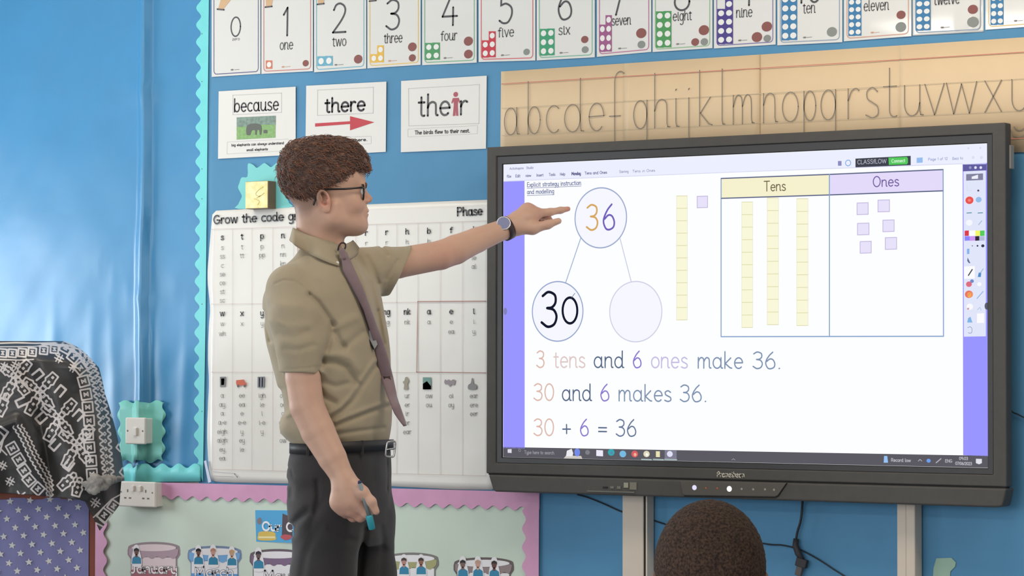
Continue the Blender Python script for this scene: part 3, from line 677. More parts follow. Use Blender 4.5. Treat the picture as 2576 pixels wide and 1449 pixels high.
cake('blue paper cake cut-out reading March with three child photos', 472, 608, 1371, (WH, (124,176,226), (104,164,222), (126,146,176)), 'March', 490, 588, 1450, [(499,1391,1.0,(120,86,72),(30,28,34)),(536,1391,1.05,(206,160,146),(190,140,120)),(583,1394,1.0,(200,164,140),(200,160,120))])
cake('purple and blue paper cake cut-out half hidden behind the trousers', 628, 766, 1379, (WH, (132,110,140), (118,160,220), (112,100,110)), 'May', 664, 730, 1460, [(650,1399,1.1,(112,94,96),(60,54,66))])
cake('paper cake cut-out with olive icing and two child photos', 966, 1103, 1388, (WH, (172,172,124), (170,170,130), (132,130,128)), None, 0, 0, 1500, [(1016,1415,1.05,(190,140,130),(80,64,60)),(1059,1415,1.05,(150,104,84),(70,56,50))])
cake('paper cake cut-out with brown icing and three child photos', 1141, 1292, 1400, (WH, (150,134,136), (150,130,130), (108,98,98)), None, 0, 0, 1510, [(1164,1421,1.1,(132,104,98),(50,44,48)),(1202,1421,1.1,(206,164,150),(196,160,140)),(1243,1423,1.1,(110,72,66),(60,50,50))])
r = sheet('birthday_sign', [c8(1915,243), c8(2330,246), (840, 1288), (840, 1370), c8(2330,700), c8(1930,685)], .011, .001, ink((92, 176, 228)), label='blue sign reading Our Ca behind the trousers on the green board', cat='sign')
b = MB(); poly(b, [c8(2300,290), c8(2400,330), c8(2440,480), c8(2440,620), c8(2290,600)], .0114); b.build('dark_picture', ink((96, 84, 92)), r)
b = MB(); poly(b, [c8(x, y) for x, y in smooth_path([(1955,600),(1975,550),(2100,540),(2190,560),(2200,600),(2195,665),(1965,665)], 3, True)], .0114); b.build('yellow_cake_picture', ink((226, 196, 104)), r)
b = MB(); poly(b, [c8(1960,612), c8(2198,612), c8(2196,640), c8(1962,640)], .0118); b.build('cream_layer_picture', ink((246, 232, 180)), r)
b = MB(); poly(b, [c8(x, y) for x, y in smooth_path([(1940,380),(1985,345),(2010,400),(1990,440),(1950,430)], 3, True)], .0114); b.build('balloon_picture', ink((140, 132, 140)), r)
b = MB(); poly(b, [c8(x, y) for x, y in smooth_path([(2270,620),(2330,585),(2420,600),(2420,640),(2340,665)], 3, True)], .0118); b.build('red_picture', ink((196, 96, 104)), r)
text('Our Cakes', c8(2015, 520)[0], 1334, 800, 1338, 13, 5.0, ink((246, 248, 252)), 'sign_lettering', r, .0122)
# torn scrap of green paper low on the right
def c10(x, y): return (1900+x/3.81, 1230+y/3.81)
o = sheet('paper_scrap', [c10(x, y) for x, y in [(1735,665),(1880,660),(1922,705),(1915,745),(1870,790),(1860,900),(1700,900),(1708,760)]], .0075, .0012, mat('green_scrap_paper', (158, 190, 172), rough=.6), label='torn pale green paper scrap low on the wall under the display', cat='paper')
# ------------------------------------------------------------------ interactive display
m_bez = mat('display_frame_plastic', (72, 69, 66), rough=.55, noise=.04, nscale=30, bump=.04, bscale=200)
m_bez2 = mat('display_inner_frame', (60, 60, 63), rough=.4, noise=.02)
m_gap = mat('display_gap', (26, 25, 25), rough=.7)
m_lens = emit('panel_white', (255, 255, 255), 1.0)
def X(px, py, off): return W(px, py, off)[0]
def Z(px, py, off): return W(px, py, off)[2]
F_ = .108
xl, xr = X(1223.5, 780, F_), X(2531, 780, F_)
zt = (Z(1223.5, 371, F_)+Z(2531, 307.5, F_))/2; zb = (Z(1224, 1190, F_)+Z(2531, 1226.5, F_))/2
sx0, sx1 = 0.0, 1.45; sz0 = W(1265.5, 1150, .1)[2]; sz1 = sz0+1.45*9/16
R = root('interactive_display', ((xl+xr)/2, 0, zb-.05), 'large black wall display showing a maths slide about tens and ones', 'display')
def frame4(name, a0, a1, b0, b1, c0, c1, d0, d1, y0, y1, m, parent):
    """rectangular frame: outer a0..a1 x b0..b1, inner c0..c1 x d0..d1, from y0 (front) to y1"""
    o = [(a0,b0),(a1,b0),(a1,b1),(a0,b1)]; i = [(c0,d0),(c1,d0),(c1,d1),(c0,d1)]
    V = [(p[0], y0, p[1]) for p in o]+[(p[0], y0, p[1]) for p in i]+[(p[0], y1, p[1]) for p in o]+[(p[0], y1, p[1]) for p in i]
    F = []
    for k in range(4):
        n = (k+1) % 4
        F += [(k, n, 4+n, 4+k), (k+8, 12+k, 12+n, 8+n), (k, 8+k, 8+n, n), (4+k, 4+n, 12+n, 12+k)]
    return obj(name, V, F, m, parent)
ix0, ix1 = X(1248, 780, F_), X(2497, 780, F_); iz1 = (Z(1248, 393, F_)+Z(2497, 337, F_))/2; iz0 = (Z(1248, 1165, F_)+Z(2497, 1194, F_))/2
bevel(frame4('outer_frame', xl, xr, zb, zt, ix0, ix1, iz0, iz1, -F_, -.072, m_bez, R), .0035, 3)
frame4('frame_gap', ix0-.003, ix1+.003, iz0-.003, iz1+.003, ix0+.0022, ix1-.0022, iz0+.0022, iz1-.0022, -.1010, -.090, m_gap, R)
frame4('inner_frame', ix0+.0012, ix1-.0012, iz0+.0012, iz1-.0012, sx0-.002, sx1+.002, sz0-.002, sz1+.002, -.1045, -.090, m_bez2, R)
frame4('screen_edge', sx0-.0035, sx1+.0035, sz0-.0035, sz1+.0035, sx0, sx1, sz0, sz1, -.1022, -.090, m_gap, R)
b = MB(); b.box(xl+.045, xr-.045, -.0725, -.012, zb+.03, zt-.045); bevel(b.build('rear_housing', mat('housing_dark', (58, 57, 56), rough=.6), R), .01, 2)
b = MB(); b.box(xr-.006, xr+.004, -.085, -.062, zt-.115, zt-.055); bevel(b.build('side_catch', mat('grey_catch', (150, 145, 140), rough=.5), R), .002)
# lower speaker bar
bl = [(1228, 1194), (1240, 1234), (1246, 1237), (1900, 1257)]+smooth_path([(2500, 1276.5), (2518, 1275), (2524, 1266), (2532, 1229)], 4)
Fv = [W(x, y, F_+.004) for x, y in bl]; Bv = [np.array([p[0], -.0605, p[2]]) for p in Fv]; n = len(Fv)
o = obj('speaker_bar', Fv+Bv, [tuple(range(n)), tuple(range(2*n-1, n-1, -1))]+[(i, n+i, n+(i+1) % n, (i+1) % n) for i in range(n)], m_bez, R); bevel(o, .005, 3)
b = MB(); b.box(xl+.006, xr-.004, -F_+.004, -.08, zb-.004, zb+.001); b.build('bar_groove', m_gap, R)
off = F_+.004
pp = [(1711,1210.7),(1978.5,1215.5),(1957,1246),(1950,1249.5),(1722,1246),(1717,1242)]
Fv = [W(x, y, off+.004) for x, y in pp]; Bv = [W(x, y, off-.002) for x, y in pp]; n = len(pp)
cp = obj('control_panel', Fv+Bv, [tuple(range(n)), tuple(range(2*n-1, n-1, -1))]+[(i, n+i, n+(i+1) % n, (i+1) % n) for i in range(n)], mat('control_panel_plastic', (82, 77, 71), rough=.5), R); bevel(cp, .0015)
sh_ = MB(); strip(sh_, [(1979.5,1216),(1958.5,1248),(1951,1252),(1722,1248)], 3, off+.0005); sh_.build('panel_seam', m_gap, R)
for x, y, r, c, s in ((1746.8,1226.6,6.5,(226,224,255),1.0),(1834.6,1229.8,7.2,(255,255,255),1.2),(1775.8,1227.6,2.4,(190,110,80),.6),(1804.4,1228,2.4,(190,110,80),.6)):
    b = MB(); dot(b, x, y, r, off+.0045, 20); q = b.build('status_light', glow(c, s), cp)
for x, y in ((1865.5,1230),(1894.8,1231),(1924.4,1231),(1947,1232)):
    b = MB(); dot(b, x, y, 3, off+.0045, 14); b.build('button', ink((150, 150, 140)), cp)
text('Promethean', 1804, 1199.5, 1873, 1201, 8.5, 2.6, ink((196, 190, 176)), 'maker_name', R, F_+.0008, cap=.95)
for x0, x1, y0, y1, c in ((1516,1527.5,1224,1229,(30,30,30)),(1535,1544,1223,1229,(110,110,100)),(1552,1561,1223,1230,(110,110,100)),(1569,1580,1214,1227,(150,148,130)),(1584,1601,1213,1232,(120,116,104))):
    b = MB(); p0 = W(x0, y0, off+.002); p1 = W(x1, y1, off+.002); b.box(p0[0], p1[0], -off-.002, -off+.002, p1[2], p0[2]); b.build('front_port', ink(c), R)
b = MB(); p0 = W(1477, 1234, off+.003); p1 = W(1596, 1240, off+.003); b.box(p0[0], p1[0], -off-.003, -off+.002, p1[2], p0[2]); b.build('port_ledge', ink((112, 112, 104)), R)

# the screen and what it shows: every mark is light
WHT = (250, 251, 255)
b = MB(); b.add([(sx0, -.1, sz0), (sx1, -.1, sz0), (sx1, -.1, sz1), (sx0, -.1, sz1)], [(0, 1, 2, 3)]); b.box(sx0, sx1, -.0995, -.085, sz0, sz1)
S = b.build('screen', glow(WHT, 1.03), R)
L1, L2, L3, L4 = .1003, .1006, .1009, .1012
def sp(name, pts, c, lay=L1, s=1.0):
    b = MB(); poly(b, pts, lay); return b.build(name, glow(c, s), S)
def sl(name, pts, c, wpx, lay=L2):
    b = MB(); strip(b, pts, wpx, lay); return b.build(name, glow(c), S)
def ytop(x): return 414+(x-1266.5)*(360.5-414)/1217.5
def ybot(x): return 1150+(x-1265.5)*27.5/1220.5
VIO = (154, 150, 255)
sp('window_bar', [(1266.5, ytop(1266.5)+.5), (2484, 361.5), (2484, 410), (1860, 432), (1268, 455.6)], (236, 239, 255), L1)
sl('bar_line', [(1268, 456), (1860, 432.5), (2421, 412)], (214, 216, 240), 1.6)
sp('violet_margin', [(1267, 457), (1319.5, 455), (1320, 1129), (1266, 1127.5)], VIO, L2)
sp('violet_margin', [(2421.5, 413), (2484.5, 410), (2486, 1148), (2423, 1145)], VIO, L2)
tb = sp('taskbar', [(1265.7, 1124.5), (2486, 1146.5), (2486, 1177), (1265.7, 1149.8)], (92, 90, 98), L2)
GT = (150, 152, 186)
for t, x0, x1, y, dy, xh, wt, c in (('ActivInspire', 1282, 1317, 427, -1.5, 3.6, 1.1, GT), ('Studio', 1324, 1342, 425, -.8, 3.6, 1.1, GT),
    ('File', 1275, 1286, 447, -.5, 4.2, 1.3, (120,122,160)), ('Edit', 1297, 1309, 446, -.5, 4.2, 1.3, (120,122,160)), ('View', 1322, 1336, 445, -.6, 4.2, 1.3, (120,122,160)), ('Insert', 1350, 1367, 444, -.7, 4.2, 1.3, (120,122,160)), ('Tools', 1381, 1397, 442.5, -.6, 4.2, 1.3, (120,122,160)), ('Help', 1409, 1422, 441.5, -.6, 4.2, 1.3, (120,122,160)),
    ('Monday', 1438, 1461, 440.5, -1, 4.4, 1.9, (96,98,140)), ('Tens and Ones', 1471, 1527, 439, -2.4, 4.2, 1.4, (120,122,160)), ('Starting', 1558, 1581, 435, -1, 4.0, 1.1, GT), ('Tens in Ones', 1591, 1648, 434, -2.4, 4.0, 1.1, GT),
    ('Page 1 of 12', 2335, 2384, 404, -2, 4, 1.1, (150,160,200)), ('Best Fit', 2396, 2423, 402, -1, 4, 1.1, (150,160,200))):
    t = t.replace('V', 'v').replace('F', 'f') if 'V' in t or t[0] == 'F' else t
    if t == 'vie w': t = 'view'
    t = t.replace('Fit', 'fit')
    text(t, x0, y, x1, y+dy, xh, wt, glow(c), 'menu_text', S, L3)
text('Explicit strategy instruction', 1326, 470, 1462, 464.5, 6.6, 1.7, glow((112,122,160)), 'slide_heading', S, L3)
text('and modelling', 1326, 488, 1394, 485.5, 6.6, 1.7, glow((112,122,160)), 'slide_heading', S, L3)
sl('heading_underline', [(1326, 473.5), (1462, 468)], (130,140,175), 1.4); sl('heading_underline', [(1326, 492), (1394, 489.5)], (130,140,175), 1.4)
sp('toolbar_square', [(2108,405),(2117,405),(2117,417),(2108,417)], (140,140,190), L2)
b = MB(); q = W(2133.5, 410, L2); kk = abs(W(2133, 409, L2)[2]-q[2]); ringp(b, q[0], q[2], 7*kk, 7*kk, 2*kk, -L2); b.build('toolbar_ring', glow((120,170,226)), S)
cb = sp('dark_button', [(2152,399),(2291,392),(2291,415.5),(2152,421)], (66, 68, 80), L2)
sp('green_button', [(2235,396.5),(2281,394.5),(2284,398),(2284,410),(2281,413.5),(2236,415)], (86, 200, 92), L3)
text('CLASSfLOW'.replace('f', 'f'), 2157, 413, 2230, 410, 6.4, 1.3, glow((190,192,205)), 'button_text', S, L3)
text('Connect', 2243, 409, 2277, 407.5, 5, 1.3, glow((226, 250, 226)), 'button_text', S, L4)
sp('toolbar_square', [(2306,397),(2321,396),(2321,409),(2306,410)], (150,190,240), L2)
for x in (2448, 2469): b = MB(); dot(b, x, 396, 4, L2, 12); b.build('toolbar_dot', glow((222,224,240)), S)
for x, y in ((2436, 373), (2466, 372)): b = MB(); dot(b, x, y, 2.4, L2, 10); b.build('toolbar_dot', glow((216,218,232)), S)

# part-part-whole circles
def ring_(px, py, r, c, wpx, name='number_circle', fill=(246,247,255)):
    q = W(px, py, L2); k = abs(W(px, py-1, L2)[2]-q[2])
    if fill: f_ = MB(); disc(f_, q[0], q[2], r*k, r*k, -L1-.0001, 48); f_.build('circle_fill', glow(fill), S)
    b = MB(); ringp(b, q[0], q[2], r*k, r*k, wpx*k, -L2); return b.build(name, glow(c), S)
ring_(1511, 548, 75.5, (158, 172, 206), 3.2); ring_(1402.5, 783.3, 75, (150, 166, 204), 3.0); ring_(1599, 784, 76, (206, 209, 228), 2.8)
sl('joining_line', [(1460.6, 600), (1423.3, 710)], (164, 184, 212), 2.8); sl('joining_line', [(1559.5, 599), (1588, 709)], (204, 210, 228), 2.8)
text('3', 1474, 579, 1507, 578, 39.5, 4.8, glow((216,168,98)), 'digit', S, L3); text('6', 1516, 578, 1549, 577, 39.5, 4.8, glow((114,96,186)), 'digit', S, L3)
text('3', 1360, 822, 1405, 822, 54.5, 6.8, glow((22,24,44)), 'handwritten_digit', S, L3)
text('0', 1413, 814, 1457, 813, 40.5, 6.4, glow((22,24,44)), 'handwritten_digit', S, L3); sl('pen_tick', [(1437, 750), (1446, 738)], (130,140,165), 2, L3)
OR, OR2, NV, PU, PL, SB = (222,186,172), (222,200,196), (88,106,134), (140,122,208), (200,190,228), (128,148,176)
for s_, x0, x1, y0, y1, c in (('3',1349,1371,924.5,924.5,OR),('tens',1393,1473,924.5,924.5,OR2),('and',1494,1570,924.5,925,NV),('6',1592,1615,925,925,PU),('ones',1638,1731,925,926,PL),('make',1755,1870,926,927,SB),('36.',1893,1966,927,928,SB),
    ('30',1342,1395,1007,1007.5,OR),('and',1414,1489,1007.5,1008,NV),('6',1510,1534,1008,1008.5,PU),('makes',1556,1690,1008.5,1010,SB),('36.',1710,1780,1010,1011,SB),
    ('30',1342,1395,1095.5,1096,OR),('+',1414,1438,1096,1096,NV),('6',1459,1482,1096,1096.5,PU),('=',1504,1528,1096.5,1097,NV),('36',1549,1602,1097,1097.5,(104,122,152))):
    text(s_, x0, y0, x1, y1, 26.5, 3.6, glow(c), 'slide_text', S, L3, cap=.98)
# place value table, rods and squares
BL = (140, 168, 206); DKL = (96, 104, 136)
sp('tens_heading', [(1814,449),(2086.5,438.7),(2086.5,490.4),(1814,499)], (246, 241, 206), L1+.0001); sp('ones_heading', [(2086.5,438.7),(2372.5,426.6),(2372.5,480),(2086.5,490.4)], (228, 219, 250), L1+.0001)
for q, c in (([(1814,449),(2086.5,438.7),(2372.5,426.6)], DKL), ([(1814,499),(2086.5,490.4),(2372.5,480)], DKL), ([(1814,449),(1814,847)], BL), ([(2086.5,438.7),(2086.5,846.5)], BL), ([(2372.5,426.6),(2373.5,846)], BL), ([(1814,847),(2373.5,846)], BL)):
    sl('table_line', q, c, 3.0)
text('Tens', 1922, 481, 1977, 479, 15.5, 2.6, glow((112, 98, 76)), 'heading_word', S, L3); text('Ones', 2196, 470, 2262, 467.5, 16, 2.8, glow((116, 98, 160)), 'heading_word', S, L3)
def rod(x0, x1, y0, y1):
    f_ = sp('tens_rod', [(x0,y0),(x1,y0),(x1,y1),(x0,y1)], (250, 248, 218), L2)
    for k in range(11):
        b = MB(); y = y0+(y1-y0)*k/10; strip(b, [(x0, y), (x1, y-.3)], 1.8, L3); b.build('rod_line', glow((222, 220, 176)), S)
    sl('rod_edge', [(x0,y0),(x0,y1)], (236,234,206), 1.5, L3); sl('rod_edge', [(x1,y0),(x1,y1)], (236,234,206), 1.5, L3)
for q in ((1702,1729,493,805),(1866,1893.5,508.4,824),(1930,1958.4,498,817),(2004.3,2032.6,500,819)): rod(*q)
for x0, x1, y0, y1 in ((1753.7,1780,494,522.7),(2156,2184,510.8,540),(2208.6,2237.6,503.5,533),(2157,2186,562,591),(2221,2249.3,554,583),(2163.7,2191.7,607.8,637),(2227,2255.5,598,627.4)):
    sp('ones_square', [(x0,y0),(x1,y0-.8),(x1,y1-.8),(x0,y1)], (232, 226, 250), L2); sl('square_edge', [(x0,y0),(x1,y0-.8),(x1,y1-.8),(x0,y1),(x0,y0)], (200, 190, 226), 2.2, L3)
# tool palette on the right
def q3(x, y): return (2400+x/3.15, 400+y/3.15)
sp('tool_palette', [q3(75,42), q3(252,36), q3(252,1405), q3(78,1408)], (226, 230, 250), L3)
sp('palette_bar', [q3(70,44), q3(258,40), q3(258,90), q3(70,98)], (98, 94, 160), L4)
for x in (128, 170, 212): b = MB(); q = q3(x, 68); dot(b, q[0], q[1], 3.6, .1015, 12); b.build('palette_dot', glow((226,226,250) if x > 140 else (150,150,196)), S)
sp('palette_button', [q3(96,120), q3(230,114), q3(230,166), q3(96,172)], (132, 132, 160), L4); sp('palette_icon', [q3(140,140), q3(190,124), q3(190,156), q3(140,158)], (240,240,250), .1015)
def dt(x, y, r, c, name='palette_icon'):
    b = MB(); q = q3(x, y); dot(b, q[0], q[1], r/3.15, .1015, 18, rx=r/3.15/.87); b.build(name, glow(c), S)
dt(122, 327, 30, (236, 84, 78)); dt(122, 327, 12, (246, 150, 140)); dt(195, 322, 22, (150,190,232)); dt(120, 505, 24, (246,247,255))
for x, y in ((120, 428), (208, 428)): sl('palette_icon', [q3(x-18, y), q3(x+18, y-2)], (96,150,170), 2.4, .1015)
sl('palette_icon', [q3(195,520), q3(220,490)], (150,180,210), 2, .1015); sl('palette_icon', [q3(104,208), q3(104,250), q3(140,250)], (214,220,240), 1.4, .1015)
dt(192, 250, 8, (90,80,100))
for x0, x1, c in ((84,118,(222,60,80)),(118,168,(255,255,255)),(168,206,(246,246,110)),(206,242,(84,206,92))): sp('colour_swatch', [q3(x0,568), q3(x1,566), q3(x1,608), q3(x0,610)], c, L4)
for x0, x1, c in ((84,124,(140,136,252)),(124,168,(206,150,240)),(168,200,(50,44,60)),(200,242,(180,186,216))): sp('colour_swatch', [q3(x0,612), q3(x1,610), q3(x1,646), q3(x0,648)], c, L4)
for x, r in ((145, 4), (186, 7), (228, 12)): dt(x, 688, r, (60,60,90))
sp('palette_icon', [q3(102,712), q3(122,710), q3(122,752), q3(102,754)], (140,180,236), .1015); sp('palette_icon', [q3(108,780), q3(130,826), q3(116,824), q3(104,806)], (96,110,150), .1015)
sp('palette_icon', [q3(80,852), q3(164,848), q3(164,946), q3(80,950)], (252,252,255), L4); sl('pen_icon', [q3(114,922), q3(144,876)], (70,74,90), 3.2, .1015)
sp('palette_icon', [q3(188,935), q3(196,900), q3(216,900), q3(212,935)], (80,140,200), .1015); sl('palette_icon', [q3(206,905), q3(232,870)], (150,180,220), 2, .1015)
dt(118, 992, 22, (222,110,130)); dt(142, 968, 14, (110,140,200)); dt(200, 992, 16, (250,250,255)); dt(118, 1072, 30, (232,120,96)); dt(126, 1076, 22, (250,190,90))
sl('palette_icon', [q3(182,1105), q3(230,1050)], (140,180,226), 2.2, .1015); dt(125, 1170, 24, (250,250,255)); dt(112, 1185, 8, (190,70,60)); sl('palette_icon', [q3(185,1195), q3(205,1175), q3(215,1198)], (170,196,226), 1.6, .1015)
sp('palette_icon', [q3(104,1296), q3(112,1260), q3(130,1250), q3(146,1296)], (130,180,230), .1015); sp('palette_icon', [q3(182,1225), q3(238,1222), q3(238,1298), q3(182,1300)], (252,252,255), .1015)
sl('palette_icon', smooth_path([q3(108,1336), q3(128,1330), q3(142,1345), q3(138,1378), q3(112,1378)], 3), (130,150,190), 1.4, .1015)
# taskbar contents
def ic(x, y, r, c, c2=None):
    b = MB(); dot(b, x, y, r, L4, 16, rx=r/.87); b.build('taskbar_icon', glow(c), S)
    if c2: b = MB(); dot(b, x+1, y+1.5, r*.5, .1015, 12); b.build('taskbar_icon', glow(c2), S)
sp('windows_icon', [(1277,1130),(1287,1129.5),(1287,1139.5),(1277,1139)], (220,220,232), L4)
b = MB(); q = W(1307, 1133, L4); kk = abs(W(1307, 1132, L4)[2]-q[2]); ringp(b, q[0], q[2], 3*kk, 3*kk, 1*kk, -L4, 20); b.build('search_icon', glow((160,158,166)), S)
text('Type here to search', 1319, 1141.5, 1394, 1143, 5, 1.4, glow((150,148,158)), 'taskbar_text', S, L4)
sp('weather_picture', [(1418,1153),(1424,1146),(1462,1147),(1465,1154)], (206,200,196), L4); sp('weather_picture', [(1424,1148),(1426,1134),(1438,1129),(1442,1140),(1440,1148)], (236,236,240), .1015)
b = MB(); dot(b, 1452, 1138, 10, .1015, 16, rx=8.5); b.build('weather_picture', glow((116,140,232)), S)
ic(1478,1138,6,(128,128,136)); sp('taskbar_icon', [(1500,1132),(1517,1133),(1517,1148),(1500,1147)], (236,234,250), L4)
ic(1537.6,1138,8.5,(54,170,180),(90,140,170)); ic(1566.8,1142,8.5,(120,186,226)); ic(1596.7,1142,8.5,(216,96,100),(240,180,150)); ic(1626.4,1142,8,(222,216,190),(250,250,240)); sp('taskbar_icon', [(1650,1135),(1660,1135.5),(1660,1150),(1650,1149.5)], (232,226,180), L4)
sp('active_task', [(1672,1132),(1702,1132.6),(1702,1158),(1672,1157.4)], (128,126,146), L4); b = MB(); dot(b, 1685, 1142, 7.5, .1015, 16, rx=8.5); b.build('taskbar_icon', glow((226,226,246)), S)
for x0, x1 in ((1614,1638.5),(1643.5,1668.8),(1672,1702)): sl('task_underline', [(x0,1155.6),(x1,1156.4)], (170,190,190), 3, .1015)
sp('thermometer_icon', [(2224,1147),(2232,1147),(2234,1164),(2223,1164)], (150,196,246), L4)
text('Record low', 2242, 1161, 2291, 1162, 5, 1.5, glow((186,184,192)), 'taskbar_text', S, L4); sl('caret_icon', [(2310,1160),(2314.5,1155.5),(2319,1160)], (190,190,196), 1.5, L4)
sl('caret_icon', [(1841,1157),(1845,1154),(1849,1157)], (160,160,166), 1.4, L4); ic(2336,1159,5,(110,160,240)); sl('pen_icon', [(2355,1164),(2367,1154)], (180,180,186), 2.6, L4)
text('ENG', 2378, 1163, 2395.5, 1163.4, 4.6, 1.3, glow((190,188,196)), 'taskbar_text', S, L4)
text('09:03', 2413, 1156.6, 2435, 1157, 4.4, 1.4, glow((190,188,196)), 'taskbar_text', S, L4); text('07/06/2023', 2403.5, 1169, 2445, 1170, 4.4, 1.4, glow((190,188,196)), 'taskbar_text', S, L4)
sp('message_icon', [(2455,1154),(2470,1154.5),(2470,1165),(2463,1168),(2455,1165)], (226,226,236), L4)
for x, y in ((1271, 783), (2482, 770)): b = MB(); dot(b, x, y, 9, .1018, 16, rx=5.5); b.build('edge_tab', glow((88,92,110) if x > 2000 else (130,130,190)), S)

# ------------------------------------------------------------------ mounting posts, cables
m_post = mat('white_trunking', (206, 194, 180), rough=.45, noise=.015, nscale=8)
for x0, x1, d, lab in ((1565, 1618, .050, 'white trunking post under the left half of the display'), (2256, 2301.5, .058, 'white trunking post under the right half of the display')):
    r = root('trunking_post', W((x0+x1)/2, 1449, .02)*np.array([1,1,0]), lab, 'post', 'posts holding up the display')
    a = X(x0, 1350, d); c = X(x1, 1350, d)
    b = MB(); b.box(a, c, -d, -.0135, .0, zb+.028); bevel(b.build('channel', m_post, r), .003)
    b = MB()
    if x0 < 2000: b.box(c+.0005, c+.0075, -d+.004, -.0135, 0, zb+.028); b.build('side_groove', m_gap, r); b = MB(); b.box(c+.0075, c+.012, -d+.001, -.0135, 0, zb+.028); b.build('side_flange', m_post, r)
    else: b.box((a+c)/2-.001, (a+c)/2+.001, -d-.0006, -d+.001, 0, zb+.028); b.build('seam', ink((190, 176, 160)), r)
m_cab = mat('black_cable', (34, 40, 48), rough=.5)
def cable(name, pts, r, label, off=.012, col=None):
    P3 = [W(p[0], p[1], p[2] if len(p) > 2 else off) for p in pts]
    b = MB(); b.tube(smooth_path(P3, 8), r, 8); o = b.build(name, col or m_cab, None, True); return props(o, label, 'cable')
cable('cable', [(1452,1244,.011),(1480,1252,.011),(1520,1268,.0105),(1563,1287,.0105),(1600,1298,.0105),(1640,1308,.0105),(1665,1316),(1700,1326),(1800,1345),(1925,1368),(1965,1371),(1998,1378),(2020,1386),(2060,1408),(2100,1434),(2150,1465)], .0021, 'thin black cable drooping across the blue paper under the display')
cable('cable', [(2020,1240,.04),(2018,1275),(2014,1310),(2006,1338),(2002,1360)], .0032, 'black cable hanging straight down from the display to a connector', .02)
cable('cable', [(2480,960,.012),(2541,1030),(2560,1042),(2600,1062)], .0018, 'thin dark cable running right from behind the display edge')
r = root('cable_connector', W(2015, 1400, .02), 'black cable connector block hanging below the display', 'connector')
b = MB(); b.tube([W(2003,1355,.02), W(2001,1372,.022), W(2008,1392,.022), W(2018,1408,.022)], [.0075,.0085,.009,.007], 10); b.build('strain_relief', mat('grey_black_rubber', (52, 50, 54), rough=.6), r, True)
b = MB(); q = W(2017, 1416, .024); d_ = W(2022, 1395, .024)-q; d_ /= np.linalg.norm(d_); s_ = np.cross(d_, [0, 1, 0]); b.obox(q, s_*.0155, [0, .008, 0], d_*.011); bevel(b.build('plug_body', mat('grey_black_rubber', (52,50,54)), r), .002)
b = MB(); q = W(2011, 1434, .024); b.obox(q, s_*.009, [0, .006, 0], d_*.015); bevel(b.build('plug_tip', mat('plug_brown', (88, 82, 82), rough=.5), r), .002)
